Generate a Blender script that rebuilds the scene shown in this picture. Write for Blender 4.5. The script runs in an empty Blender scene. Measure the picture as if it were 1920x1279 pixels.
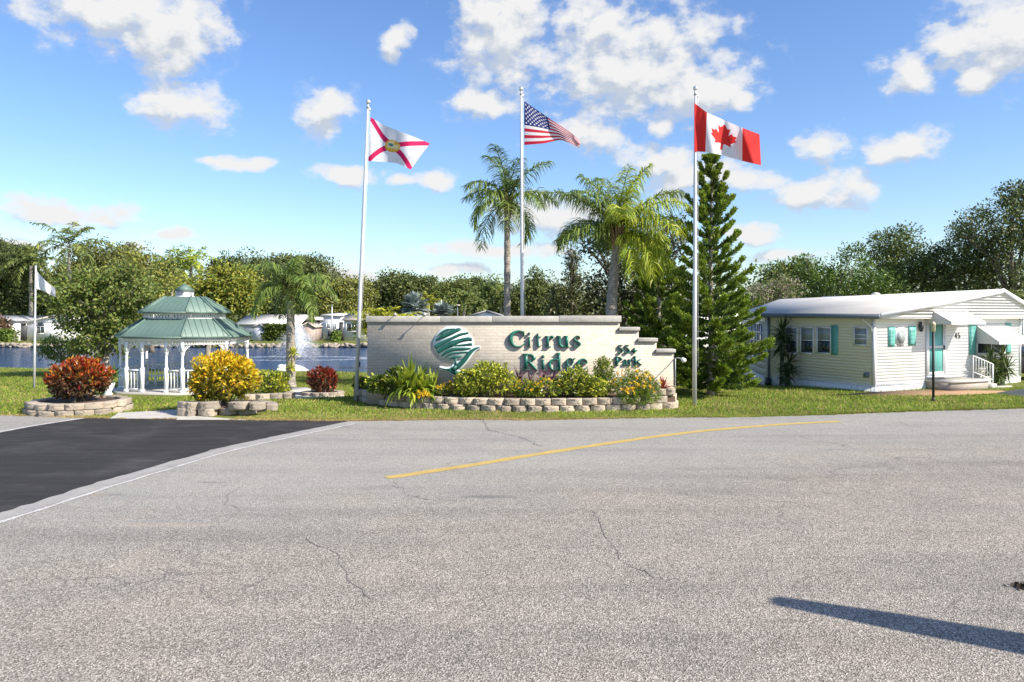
import bpy, math, random
import numpy as np
from math import sin, cos, pi, radians as R, atan2, sqrt
random.seed(7); RNG = np.random.default_rng(11)
sc = bpy.context.scene
COL = sc.collection
F_, HC, YH, XC = 1400.0, 3.1, 588.0, 960.0          # focal length in px, eye height, horizon row, centre column
SUN = np.array([1.85, -1.0, 1.72]); SUN /= np.linalg.norm(SUN)

def at(px, py, Z):   # a pixel at distance Z -> point
    return np.array([(px-XC)*Z/F_, Z, HC-(py-YH)*Z/F_])
def gr(px, py, z=0.0):  # a pixel on the ground -> point
    Z = (HC-z)*F_/(py-YH)
    return np.array([(px-XC)*Z/F_, Z, z])
def nrm(a):
    a = np.asarray(a, float); return a/np.maximum(np.linalg.norm(a, axis=-1, keepdims=True), 1e-9)

# ------------------------------------------------------------------ mesh collecting
class MB:
    def __init__(s): s.V=[]; s.F=[]; s.M=[]; s.n=0
    def add(s, V, F, mi=0):
        V = np.asarray(V, float).reshape(-1,3)
        s.V.append(V)
        if isinstance(F, np.ndarray):
            s.F.append(F+s.n); s.M.append(np.full(len(F), mi) if np.isscalar(mi) else np.asarray(mi))
        else:
            for f in F: s.F.append([i+s.n for i in f]); s.M.append(mi)
        s.n += len(V); return s
    def fbox(s, O, U, V, W, u, v, w, mi=0):
        O,U,V,W = map(np.asarray,(O,U,V,W))
        P=[O+U*a+V*b+W*c for c in w for b in v for a in u]
        Fc=[[0,2,3,1],[4,5,7,6],[0,1,5,4],[2,6,7,3],[0,4,6,2],[1,3,7,5]]
        if np.dot(np.cross(U,V),W)*(u[1]-u[0])*(v[1]-v[0])*(w[1]-w[0])<0: Fc=[f[::-1] for f in Fc]
        return s.add(P,Fc,mi)
    def box(s, c, size, rz=0, mi=0):
        U=np.array([cos(rz),sin(rz),0]);V=np.array([-sin(rz),cos(rz),0]);W=np.array([0,0,1.])
        x,y,z=[q/2 for q in size]
        return s.fbox(np.array(c,float),U,V,W,(-x,x),(-y,y),(-z,z),mi)
    def tube(s, pts, rad, n=8, mi=0, cap=True):
        pts=np.asarray(pts,float); k=len(pts); rad=np.broadcast_to(rad,(k,))
        T=nrm(np.gradient(pts,axis=0)); ref=np.array([0.3,1,0.1]) if abs(T[0][2])>.7 else np.array([0,0,1.])
        A=nrm(np.cross(T,ref)); B=np.cross(T,A); a=np.arange(n)*2*pi/n
        V=pts[:,None]+rad[:,None,None]*(A[:,None]*np.cos(a)[None,:,None]+B[:,None]*np.sin(a)[None,:,None])
        Fc=[[i*n+j,i*n+(j+1)%n,(i+1)*n+(j+1)%n,(i+1)*n+j] for i in range(k-1) for j in range(n)]
        if cap: Fc+= [list(range(n))[::-1],[(k-1)*n+j for j in range(n)]]
        return s.add(V,Fc,mi)
    def lathe(s, c, prof, n=12, mi=0):  # prof: (r,z) list, closed by caps
        a=np.arange(n)*2*pi/n; c=np.asarray(c,float); k=len(prof)
        V=[c+np.array([r*cos(t),r*sin(t),z]) for r,z in prof for t in a]
        Fc=[[i*n+j,i*n+(j+1)%n,(i+1)*n+(j+1)%n,(i+1)*n+j] for i in range(k-1) for j in range(n)]
        Fc+=[list(range(n))[::-1],[(k-1)*n+j for j in range(n)]]
        return s.add(V,Fc,mi)
    def prism(s, poly, w0, w1, O=(0,0,0), U=(1,0,0), V=(0,1,0), W=(0,0,1), mi=0):
        O,U,V,W=[np.asarray(q,float) for q in (O,U,V,W)]; n=len(poly)
        P=[O+U*a+V*b+W*w for w in (w0,w1) for a,b in poly]
        Fc=[list(range(n))[::-1],list(range(n,2*n))]+[[i,(i+1)%n,n+(i+1)%n,n+i] for i in range(n)]
        ar=sum(poly[i][0]*poly[(i+1)%n][1]-poly[(i+1)%n][0]*poly[i][1] for i in range(n))
        if ar*np.dot(np.cross(U,V),W)*(w1-w0)<0: Fc=[f[::-1] for f in Fc]
        return s.add(P,Fc,mi)
    def build(s, name, mats, parent=None, smooth=False, loc=None):
        if not isinstance(mats,(list,tuple)): mats=[mats]
        V=np.concatenate(s.V) if s.V else np.zeros((0,3))
        o0=np.array(parent['o'] if parent is not None else (loc if loc is not None else (0,0,0)),float)
        V=V-o0
        me=bpy.data.meshes.new(name)
        tot=[];idx=[];mi=[]
        for f,m in zip(s.F,s.M):
            if isinstance(f,np.ndarray):
                tot.append(np.full(len(f),f.shape[1])); idx.append(f.ravel()); mi.append(m)
            else:
                tot.append(np.array([len(f)])); idx.append(np.array(f)); mi.append(np.array([m]))
        tot=np.concatenate(tot); idx=np.concatenate(idx); mi=np.concatenate(mi)
        me.vertices.add(len(V)); me.vertices.foreach_set('co',V.ravel().astype(np.float32))
        me.loops.add(len(idx)); me.loops.foreach_set('vertex_index',idx.astype(np.int32))
        me.polygons.add(len(tot)); st=np.concatenate([[0],np.cumsum(tot)[:-1]])
        me.polygons.foreach_set('loop_start',st.astype(np.int32))
        me.polygons.foreach_set('loop_total',tot.astype(np.int32))
        me.polygons.foreach_set('material_index',mi.astype(np.int32))
        if smooth: me.polygons.foreach_set('use_smooth',np.ones(len(tot),bool))
        for m in mats: me.materials.append(m)
        me.update(calc_edges=True); me.validate()
        o=bpy.data.objects.new(name,me); COL.objects.link(o)
        if parent is not None: o.parent=parent; o['o']=list(parent['o'])
        elif loc is not None: o.location=loc
        return o
def thing(name,label,cat,loc=(0,0,0),group=None):
    o=bpy.data.objects.new(name,None); COL.objects.link(o); o.location=loc; o['o']=[float(q) for q in loc]
    o['label']=label; o['category']=cat; o.empty_display_size=.3
    if group: o['group']=group
    return o
def tag(o,label,cat,group=None,kind=None):
    if label: o['label']=label
    if cat: o['category']=cat
    if group: o['group']=group
    if kind: o['kind']=kind
    return o
def copy_thing(r,loc,rz=0,scale=1,label=None,group=None):
    c=r.copy(); COL.objects.link(c); c.location=loc; c.rotation_euler=(0,0,rz)
    c.scale=(scale,)*3 if np.isscalar(scale) else scale
    if label: c['label']=label
    if group: c['group']=group
    for ch in r.children:
        d=ch.copy(); COL.objects.link(d); d.parent=c
        for g in ch.children:
            e=g.copy(); COL.objects.link(e); e.parent=d
    return c

# ------------------------------------------------------------------ materials
def newmat(name):
    m=bpy.data.materials.new(name); m.use_nodes=True; nt=m.node_tree
    b=nt.nodes['Principled BSDF']; return m,nt,b
def nd(nt,t,**k):
    n=nt.nodes.new(t)
    for a,v in k.items(): setattr(n,a,v)
    return n
def ramp(nt,fac,stops,interp='LINEAR'):
    r=nd(nt,'ShaderNodeValToRGB'); r.color_ramp.interpolation=interp
    el=r.color_ramp.elements
    while len(el)<len(stops): el.new(.5)
    for e,(p,c) in zip(el,stops): e.position=p; e.color=(*c,1) if len(c)==3 else c
    nt.links.new(fac,r.inputs[0]); return r.outputs[0]
def noise(nt,vec,scale,detail=4,rough=.55):
    n=nd(nt,'ShaderNodeTexNoise'); n.inputs['Scale'].default_value=scale; n.inputs['Detail'].default_value=detail
    n.inputs['Roughness'].default_value=rough
    if vec is not None: nt.links.new(vec,n.inputs['Vector'])
    return n.outputs[0]
def mixc(nt,fac,a,b,mode='MIX'):
    m=nd(nt,'ShaderNodeMix',data_type='RGBA',blend_type=mode)
    for s_,v in ((0,fac),(6,a),(7,b)):
        if hasattr(v,'is_output'): nt.links.new(v,m.inputs[s_])
        else: m.inputs[s_].default_value=v if s_==0 else (*v,1)
    return m.outputs[2]
def math_(nt,op,a,b=None,c=None,clamp=False):
    m=nd(nt,'ShaderNodeMath',operation=op); m.use_clamp=clamp
    for i,v in enumerate((a,b,c)):
        if v is None: continue
        if hasattr(v,'is_output'): nt.links.new(v,m.inputs[i])
        else: m.inputs[i].default_value=v
    return m.outputs[0]
def bump(nt,b,h,strength=.3,dist=.02):
    n=nd(nt,'ShaderNodeBump'); n.inputs['Strength'].default_value=strength; n.inputs['Distance'].default_value=dist
    nt.links.new(h,n.inputs['Height']); nt.links.new(n.outputs[0],b.inputs['Normal'])
def objco(nt): return nd(nt,'ShaderNodeTexCoord').outputs['Object']
def geopos(nt): return nd(nt,'ShaderNodeNewGeometry').outputs['Position']

def paint(name,col,rough=.5,var=.12,scale=3,metal=0,bmp=0):
    m,nt,b=newmat(name); co=objco(nt)
    f=noise(nt,co,scale,5)
    c=ramp(nt,f,[(.3,tuple(q*(1-var) for q in col)),(.7,tuple(min(1,q*(1+var)) for q in col))])
    nt.links.new(c,b.inputs['Base Color']); b.inputs['Roughness'].default_value=rough; b.inputs['Metallic'].default_value=metal
    if bmp: bump(nt,b,noise(nt,co,scale*8,4),bmp,.01)
    return m
GAIN=1.85
def leafmat(name,cols,trans=.3,rough=.5,patch=.35,pscale=.9,spec=.35,gain=True,calm=0):
    m,nt,b=newmat(name)
    g=nd(nt,'ShaderNodeNewGeometry')
    cols=[tuple(min(.8,v*GAIN) for v in q) for q in cols] if gain else cols
    if calm: mu=np.mean(cols,0); cols=[tuple(mu+(np.array(q)-mu)*calm) for q in cols]
    n=len(cols); c=ramp(nt,g.outputs['Random Per Island'],[(i/max(1,n-1),q) for i,q in enumerate(cols)])
    f=noise(nt,objco(nt),pscale,3)
    k=ramp(nt,f,[(.35,(1-patch,)*3),(.65,(1+patch*.6,)*3)])
    c=mixc(nt,1.0,c,k,'MULTIPLY')
    nt.links.new(c,b.inputs['Base Color']); b.inputs['Roughness'].default_value=rough
    b.inputs['Specular IOR Level'].default_value=spec
    t=nd(nt,'ShaderNodeBsdfTranslucent'); nt.links.new(c,t.inputs[0])
    mx=nd(nt,'ShaderNodeMixShader'); mx.inputs[0].default_value=trans
    nt.links.new(b.outputs[0],mx.inputs[1]); nt.links.new(t.outputs[0],mx.inputs[2])
    nt.links.new(mx.outputs[0],nt.nodes['Material Output'].inputs[0])
    return m
def barkmat(name,c1,c2,rings=0,scale=6):
    m,nt,b=newmat(name); co=objco(nt)
    f=noise(nt,co,scale,6,.65)
    if rings:
        sep=nd(nt,'ShaderNodeSeparateXYZ'); nt.links.new(co,sep.inputs[0])
        w=math_(nt,'SINE',math_(nt,'ADD',math_(nt,'MULTIPLY',sep.outputs[2],rings*2.2),math_(nt,'MULTIPLY',f,7)))
        f=math_(nt,'ADD',math_(nt,'MULTIPLY',f,.8),math_(nt,'MULTIPLY',w,.05))
    nt.links.new(ramp(nt,f,[(.2,c1),(.6,c2)]),b.inputs['Base Color']); b.inputs['Roughness'].default_value=.9
    bump(nt,b,f,.6,.03); return m

# ------------------------------------------------------------------ foliage geometry
def leaf_quads(P,D,N,L,W):
    D=nrm(D); S=nrm(np.cross(D,N)); n=len(P)
    L=np.broadcast_to(L,(n,))[:,None]; W=np.broadcast_to(W,(n,))[:,None]
    m=P+D*L*.5+np.cross(S,D)*L*.06
    V=np.stack([P,m+S*W*.5,P+D*L,m-S*W*.5],1).reshape(-1,3)
    Fq=np.arange(4*n).reshape(n,4); return V,Fq
def strips(P,D,L,W,droop,segs,prof,rng,roll=.5):
    n=len(P); D=nrm(D); L=np.broadcast_to(L,(n,)); W=np.broadcast_to(W,(n,)); droop=np.broadcast_to(droop,(n,))
    S=nrm(np.cross(D,[0,0,1.])+rng.normal(0,1e-3,(n,3))); U=np.cross(S,D)
    a=rng.normal(0,roll,n)[:,None]; S=nrm(S*np.cos(a)+U*np.sin(a))
    pos=P.copy(); rows=[]
    for i in range(segs+1):
        w=(W*prof[i]*.5)[:,None]
        rows.append(pos+S*w); rows.append(pos-S*w)
        pos=pos+D*(L/segs)[:,None]; D=nrm(D+np.array([0,0,-1.])*(droop/segs)[:,None])
    V=np.stack(rows,1); k=2*(segs+1)
    q=np.array([[2*i,2*i+1,2*i+3,2*i+2] for i in range(segs)])
    Fq=(np.arange(n)[:,None,None]*k+q[None]).reshape(-1,4)
    return V.reshape(-1,3),Fq
def usph(n,rng): return nrm(rng.normal(size=(n,3)))
def crown_pts(lobes,nclump,per,spread,rng,inner=.5,rag=.2):
    lobes=np.array(lobes,float); w=(lobes[:,3]*lobes[:,4]*lobes[:,5])**(.66); w/=w.sum()
    idx=rng.choice(len(lobes),nclump,p=w); d=usph(nclump,rng)
    ph=rng.uniform(0,6.28,(len(lobes),5)); kk=rng.normal(0,3.2,(len(lobes),5,3))
    bumpv=1+rag*np.sin((kk[idx]*d[:,None]).sum(2)+ph[idx]).sum(1)/1.8
    r=(inner+(1-inner)*rng.random(nclump)**.6)*bumpv
    c=lobes[idx,:3]+d*lobes[idx,3:]*r[:,None]
    u_=nrm(rng.normal(0,1,(nclump*per,3)))*(rng.uniform(.2,1,(nclump*per,1))**.5)*1.55*np.array([1,1,.8])
    P=np.repeat(c,per,0)+u_*spread*np.repeat(rng.uniform(.6,1.3,nclump),per)[:,None]; crown_pts.C=nrm(u_)
    O=nrm(np.repeat(d/lobes[idx,3:]*lobes[idx,3:].mean(1,keepdims=True),per,0))
    return P,O,np.repeat(idx,per)
def crown(mb,lobes,nclump,per,spread,L,W,rng,inner=.5,rag=.2,mis=None,zmin=None,up=.35):
    P,O,ix=crown_pts(lobes,nclump,per,spread,rng,inner,rag)
    if zmin is not None:
        k=P[:,2]>zmin; P=P[k];O=O[k];ix=ix[k]
    C=crown_pts.C; n=len(P)
    D=nrm(O*.7+rng.normal(0,.7,(n,3))); N=nrm(O*.45+C*.8+rng.normal(0,.38,(n,3))+np.array([0,0,up]))
    s=rng.uniform(.65,1.25,n)
    V,Fq=leaf_quads(P,D,N,L*s,W*s)
    if mis is None: mi=0
    else: mi=rng.choice(len(mis),n,p=np.array(mis)/sum(mis))
    mb.add(V,Fq,mi); return mb
def limbs(mb,base,lobes,r0,rng,fork=.45,n=7):
    lobes=np.array(lobes,float); c=lobes[:,:3].mean(0); base=np.array(base,float)
    fk=base+(c-base)*fork; fk[:2]=base[:2]+(c[:2]-base[:2])*.3
    mb.tube([base-[0,0,.15],base+(fk-base)*.1,base+(fk-base)*.55+rng.normal(0,.04,3),fk],[r0*1.35,r0,r0*.85,r0*.75],n)
    for l in lobes:
        e=l[:3]+[0,0,l[5]*.35]; m=fk+(e-fk)*.5+rng.normal(0,.12,3)*np.linalg.norm(e-fk)*.4
        mb.tube([fk-[0,0,.05],m,e],[r0*.55,r0*.33,r0*.08],6,cap=False)
        for _ in range(3):
            d=usph(1,rng)[0]; q=l[:3]+d*l[3:]*.75; mb.tube([m,(m+q)/2+rng.normal(0,.1,3),q],[r0*.25,r0*.15,r0*.04],5,cap=False)
    return mb
def tree(name,label,cat,loc,lobes,trunk,leaf,nclump=300,per=14,spread=.25,L=.3,W=.16,seed=1,group=None,mats=None,bark=None,mis=None,inner=.5,rag=.2,fork=.45):
    rng=np.random.default_rng(seed); t=thing(name,label,cat,loc,group); o=np.array(loc,float)
    lb=[(a+o[0],b+o[1],c+o[2],d,e,f) for a,b,c,d,e,f in lobes]
    mb=MB(); limbs(mb,o,lb,trunk,rng,fork); mb.build('trunk',bark or M['bark'],t,True)
    mb=MB(); crown(mb,lb,nclump,per,spread,L,W,rng,inner,rag,mis); mb.build('crown',leaf,t)
    return t
def frond(mb,o,az,el,L,rng,droop=1.5,nl=44,ll=.55,lw=.03,mi=0,hang=1.6,twist=0):
    k=16; p=np.array(o,float); pts=[p]; th=el
    for i in range(k):
        s=(i+.5)/k; t=el-droop*(s**1.25)
        p=p+np.array([cos(az)*cos(t),sin(az)*cos(t),sin(t)])*L/k; pts.append(p)
    pts=np.array(pts); mb.tube(pts,np.linspace(.035,.006,k+1),4,mi,cap=False)
    T=nrm(np.gradient(pts,axis=0)); s=np.repeat(np.linspace(.14,.99,nl),2); sd=np.tile([1.,-1.],nl)
    f=s*k; i0=np.minimum(f.astype(int),k-1); fr=(f-i0)[:,None]
    P=pts[i0]*(1-fr)+pts[i0+1]*fr; Tt=nrm(T[i0]*(1-fr)+T[i0+1]*fr)
    S=nrm(np.cross(Tt,[0,0,1.])+1e-4); U=np.cross(S,Tt); n=len(P)
    D=nrm(S*sd[:,None]*.85+Tt*.55+U*rng.uniform(-.45,.55,n)[:,None]+rng.normal(0,.1,(n,3)))
    le=ll*(.35+.65*np.sin(np.clip(s*1.02,0,1)*pi*.92+.12))*rng.uniform(.8,1.15,n)
    V,Fq=strips(P,D,le,lw,hang*rng.uniform(.6,1.3,n),3,[.7,1,.8,.08],rng,.6)
    mb.add(V,Fq,mi)
def palm(name,label,loc,h,r,top,nf,L,leaf,seed,els=(-.35,1.35),lean=(0,0),group=None,droop=1.6,nl=40,ll=.6,lw=.035,bark=None,shaft=True,fr=None,mats2=None,hang=1.6):
    rng=np.random.default_rng(seed); t=thing(name,label,'palm tree',loc,group); o=np.array(loc,float)
    mb=MB(); ss=np.linspace(0,1,26)
    pts=np.array([o+[lean[0]*s*s,lean[1]*s,h*s-.1*(1-s)] for s in ss])
    rr=r+(top-r)*ss; rr=rr*(1+.06*np.cos(np.arange(26)*pi)); rr[:2]*=1.25
    mb.tube(pts,rr,14); mb.build('trunk',bark or M['palm_bark'],t,True)
    e=pts[-1]
    if shaft:
        mb=MB()
        for _ in range(26):
            a=rng.uniform(0,6.28); b=e+np.array([cos(a)*top*.9,sin(a)*top*.9,rng.uniform(-.45,.1)])
            mb.tube([b,b+[cos(a)*.08,sin(a)*.08,.3],b+[cos(a)*.22,sin(a)*.22,.62]],[.05,.045,.02],5,cap=False)
        mb.lathe(e-[0,0,.25],[(top*1.12,0),(top*1.35,.25),(top*.9,.6),(.05,.9)],10)
        mb.build('leaf_bases',M['palm_fibre'],t,True)
    mb=MB()
    for i in range(nf):
        f=(i+.5)/nf; el=els[0]+(els[1]-els[0])*(f**.8)+rng.normal(0,.1); az=i*2.399+rng.normal(0,.2)
        l=L*rng.uniform(.82,1.1)*(1+.10*max(0,sin(el))**2); mi=0
        if fr is not None: az,el,l,mi=fr(i,az,el,l)
        frond(mb,e+[0,0,.25],az,el,l,rng,droop*rng.uniform(.8,1.15)*(1-.38*max(0,sin(el))**3),nl,ll,lw,mi,hang)
    mb.build('crown',mats2 or leaf,t)
    return t
def rosette(mb,c,n,L,W,rng,el=(-.3,1.4),droop=.7,segs=4,prof=(.7,1,.9,.6,.04),mi=0,roll=.3):
    az=rng.uniform(0,6.28,n); e=rng.uniform(el[0],el[1],n)
    D=np.stack([np.cos(az)*np.cos(e),np.sin(az)*np.cos(e),np.sin(e)],1)
    P=np.asarray(c,float)+D*.04
    l=L*rng.uniform(.7,1.15,n)
    V,Fq=strips(P,D,l,W,droop*rng.uniform(.4,1.4,n)*np.cos(e),segs,prof,rng,roll); mb.add(V,Fq,mi)
def shrub(name,label,cat,loc,rx,ry,rz,zc,leaf,n=2600,L=.14,W=.05,seed=1,group=None,inner=.55,mis=None,out=1.0,stems=True,bark=None,rag=.16,lobes=None,zmin=.1):
    rng=np.random.default_rng(seed); t=thing(name,label,cat,loc,group); o=np.array(loc,float)
    lobes=lobes or [(0,0,zc,rx,ry,rz)]; lb=[(a+o[0],b+o[1],c+o[2],d,e,f) for a,b,c,d,e,f in lobes]
    P,O,ix=crown_pts(lb,n//7,7,max(.03,rx*.05),rng,inner,rag); k=P[:,2]>o[2]+zmin; P=P[k];O=O[k]; m=len(P)
    D=nrm(O*out+rng.normal(0,.6,(m,3))+np.array([0,0,.35])); N=nrm(O*.3+rng.normal(0,.6,(m,3))+np.array([0,0,.5]))
    s=rng.uniform(.7,1.2,m); V,Fq=leaf_quads(P-D*(L*.4),D,N,L*s,W*s)
    mi=0 if mis is None else rng.choice(len(mis),m,p=np.array(mis)/sum(mis))
    mb=MB(); mb.add(V,Fq,mi); mb.build('foliage',leaf,t)
    if stems:
        mb=MB()
        for _ in range(14):
            l=lb[rng.integers(len(lb))]; d=usph(1,rng)[0]; d[2]=abs(d[2])*.8; e=np.array(l[:3])+d*np.array(l[3:])*.8
            b=o+np.array([rng.normal(0,.06),rng.normal(0,.06),-.03]); mb.tube([b,b+(e-b)*.45+[0,0,.06],e],[.022,.016,.006],5,cap=False)
        mb.build('stems',bark or M['bark'],t,True)
    return t
M={}
# ================================================================== camera, light, sky
cam=bpy.data.cameras.new('camera'); co_=bpy.data.objects.new('camera',cam); COL.objects.link(co_)
cam.sensor_width=36; cam.lens=36*F_/1920; cam.clip_end=6000; cam.clip_start=.05
cam.shift_y=(YH-639.5)/1920
co_.location=(0,0,HC); co_.rotation_euler=(pi/2,0,0); sc.camera=co_
sl=bpy.data.lights.new('sun','SUN'); so=bpy.data.objects.new('sun',sl); COL.objects.link(so)
sl.energy=5.0; sl.angle=R(.53); sl.color=(1,.93,.82)
import mathutils
so.rotation_euler=mathutils.Vector(SUN).to_track_quat('Z','Y').to_euler(); so.location=(30,-20,30)
sc.view_settings.view_transform='Standard'; sc.view_settings.look='None'; sc.view_settings.gamma=1
sc.view_settings.exposure=0.68
w=bpy.data.worlds.new('World'); sc.world=w; w.use_nodes=True; nt=w.node_tree
bg=nt.nodes['Background']; bg.inputs[1].default_value=.132
sky=nd(nt,'ShaderNodeTexSky',sky_type='NISHITA'); sky.sun_disc=False
sky.sun_elevation=math.asin(SUN[2]); sky.sun_rotation=atan2(SUN[0],SUN[1])
sky.air_density=1.0; sky.dust_density=.7; sky.ozone_density=2.6; sky.altitude=0
# clouds, placed by direction (azimuth, elevation)
CL=[(215,10,165,48),(300,75,85,48),(345,40,75,40),(330,118,42,25),(348,196,66,36),(300,188,28,10),(606,205,42,36),(385,296,30,8),(430,303,40,11),(490,308,30,9),(655,334,46,15),(807,342,32,17),(745,343,20,9),
 (752,70,22,16),(738,93,16,16),(945,60,75,95),(905,200,48,24),(1180,120,140,80),(1300,165,95,44),(1110,40,70,36),(1110,245,58,26),(1385,195,28,20),(1235,300,75,25),(1300,330,60,30),(1400,338,56,18),
 (1548,276,38,24),(1700,268,54,26),(1530,370,75,24),(1590,350,45,24),(1875,70,110,66),(1835,140,46,24),(1700,138,46,30),(110,398,120,22),(45,382,48,18),(200,410,30,12),
 (322,437,36,11),(1020,405,85,30),(930,470,125,11),(870,505,46,9),(258,460,20,10),(640,520,70,16),(1470,478,75,9),(40,458,70,9),(1400,440,46,15),(1240,235,20,14),(1090,140,40,30)]
g=bpy.data.node_groups.new('cloud_field','ShaderNodeTree')
g.interface.new_socket('V',in_out='INPUT',socket_type='NodeSocketVector'); g.interface.new_socket('D',in_out='OUTPUT',socket_type='NodeSocketFloat')
gi=g.nodes.new('NodeGroupInput'); go=g.nodes.new('NodeGroupOutput')
def vm(t,op,a,b=None):
    n=t.nodes.new('ShaderNodeVectorMath'); n.operation=op
    for i,v in enumerate((a,b)):
        if v is None: continue
        if hasattr(v,'is_output'): t.links.new(v,n.inputs[i])
        else: n.inputs[i].default_value=v
    return n
last=None
# warp so that no cloud is an ellipse
nw=g.nodes.new('ShaderNodeTexNoise'); nw.inputs['Scale'].default_value=9; nw.inputs['Detail'].default_value=3
g.links.new(gi.outputs[0],nw.inputs['Vector'])
wv=vm(g,'MULTIPLY',vm(g,'SUBTRACT',nw.outputs['Color'],(.5,.5,.5)).outputs[0],(.055,.03,0))
vv=vm(g,'ADD',gi.outputs[0],wv.outputs[0]).outputs[0]
for cx,cy,rx,ry in CL:
    a=math.atan((cx-XC)/F_); e=math.atan((YH-cy)/sqrt(F_*F_+(cx-XC)**2)); k=cos(a)
    d=vm(g,'MULTIPLY',vm(g,'SUBTRACT',vv,(a,e,0)).outputs[0],(F_/(rx*1.12*k*k),F_/(ry*1.12*k),0))
    l=vm(g,'DOT_PRODUCT',d.outputs[0],d.outputs[0]).outputs['Value']
    last=l if last is None else math_(g,'MINIMUM',last,l)
ns=g.nodes.new('ShaderNodeTexNoise'); ns.inputs['Scale'].default_value=26; ns.inputs['Detail'].default_value=9; ns.inputs['Roughness'].default_value=.57
st=vm(g,'MULTIPLY',gi.outputs[0],(1,1.35,1)); g.links.new(st.outputs[0],ns.inputs['Vector'])
fld=math_(g,'SUBTRACT',1.0,math_(g,'SQRT',last))
fld=math_(g,'MAXIMUM',fld,-1.5)
D=math_(g,'ADD',fld,math_(g,'MULTIPLY',math_(g,'SUBTRACT',ns.outputs[0],.5),3.1))
g.links.new(D,go.inputs[0])
tc=nd(nt,'ShaderNodeTexCoord'); sp=nd(nt,'ShaderNodeSeparateXYZ'); nt.links.new(tc.outputs['Generated'],sp.inputs[0])
az=math_(nt,'ARCTAN2',sp.outputs[0],sp.outputs[1]); el=math_(nt,'ARCSINE',sp.outputs[2])
cb=nd(nt,'ShaderNodeCombineXYZ'); nt.links.new(az,cb.inputs[0]); nt.links.new(el,cb.inputs[1])
def fieldat(off):
    n=nd(nt,'ShaderNodeGroup'); n.node_tree=g
    nt.links.new(vm(nt,'ADD',cb.outputs[0],off).outputs[0],n.inputs[0]); return n.outputs[0]
d0=fieldat((0,0,0)); d1=fieldat((.006,.022,0))
mask=ramp(nt,math_(nt,'MULTIPLY',math_(nt,'ADD',d0,.55),.8),[(.06,(0,0,0)),(.28,(.14,.14,.14)),(.5,(.64,.64,.64)),(.86,(1,1,1))])
lit=math_(nt,'ADD',math_(nt,'MULTIPLY',math_(nt,'SUBTRACT',d0,d1),.9),.52,clamp=True)
cc=ramp(nt,lit,[(.15,(.60,.66,.76)),(.5,(.80,.83,.87)),(.85,(.93,.93,.93))])
bc=nd(nt,'ShaderNodeBackground'); nt.links.new(cc,bc.inputs[0]); bc.inputs[1].default_value=.60
hs=nd(nt,'ShaderNodeHueSaturation'); hs.inputs['Saturation'].default_value=1.14; hs.inputs['Hue'].default_value=.507; hs.inputs['Value'].default_value=1.0; nt.links.new(sky.outputs[0],hs.inputs['Color'])
nt.links.new(mixc(nt,1.,hs.outputs[0],(.93,.965,1.0),'MULTIPLY'),bg.inputs[0])
mx=nd(nt,'ShaderNodeMixShader'); nt.links.new(mask,mx.inputs[0]); nt.links.new(bg.outputs[0],mx.inputs[1]); nt.links.new(bc.outputs[0],mx.inputs[2])
nt.links.new(mx.outputs[0],nt.nodes['World Output'].inputs[0])

# ================================================================== base materials
M['bark']=barkmat('grey_bark',(.05,.04,.03),(.20,.17,.13))
M['pale_bark']=barkmat('pale_bark',(.10,.08,.06),(.34,.30,.25))
M['palm_bark']=barkmat('palm_bark',(.12,.10,.08),(.46,.41,.34),rings=26)
M['fat_palm_bark']=barkmat('fat_palm_bark',(.13,.11,.09),(.42,.38,.32),rings=30)
M['palm_fibre']=barkmat('palm_fibre',(.10,.06,.03),(.30,.20,.11),scale=12)
M['white']=paint('white_paint',(.80,.80,.79),.45,.03)
M['pole']=paint('brushed_aluminium',(.60,.60,.60),.45,.06,metal=.25)
M['gold']=paint('silver_ball',(.75,.75,.74),.25,.05,metal=.6)
M['roof_green']=paint('green_metal_roofing',(.125,.195,.16),.5,.08,1.2)
M['dark_metal']=paint('dark_metal',(.03,.03,.035),.5,.2)
M['sign_green']=paint('sign_green',(.017,.15,.105),.4,.25,6)
M['emblem_green']=paint('emblem_green',(.014,.10,.078),.45,.12,4)
M['coping']=paint('coping_concrete',(.44,.41,.36),.85,.14,5,bmp=.3)
M['glass']=paint('window_glass',(.03,.04,.045),.05,.3,2)
M['glass'].node_tree.nodes['Principled BSDF'].inputs['Specular IOR Level'].default_value=.8
M['blind']=paint('window_blind',(.33,.36,.36),.25,.1,8)
M['awning']=paint('awning_metal',(.60,.59,.56),.5,.06,1)
M['cream']=paint('cream_siding',(.85,.80,.705),.55,.03,1)
M['housewhite']=paint('white_siding',(.84,.83,.80),.5,.03,1)
M['skirt']=paint('skirting_white',(.78,.78,.76),.5,.05,2)
M['teal']=paint('teal_paint',(.16,.48,.42),.45,.08)
M['roofmain']=paint('weathered_white_roof',(.62,.58,.51),.6,.10,.5)
M['roofwhite']=paint('white_metal_roof',(.76,.71,.63),.45,.08,.7)
M['gutter']=paint('grey_gutter',(.16,.19,.22),.5,.08)
M['soil']=paint('mulch',(.07,.04,.025),.95,.4,22,bmp=.8)
M['concrete']=paint('pale_concrete',(.47,.44,.39),.85,.12,2,bmp=.2)

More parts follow.
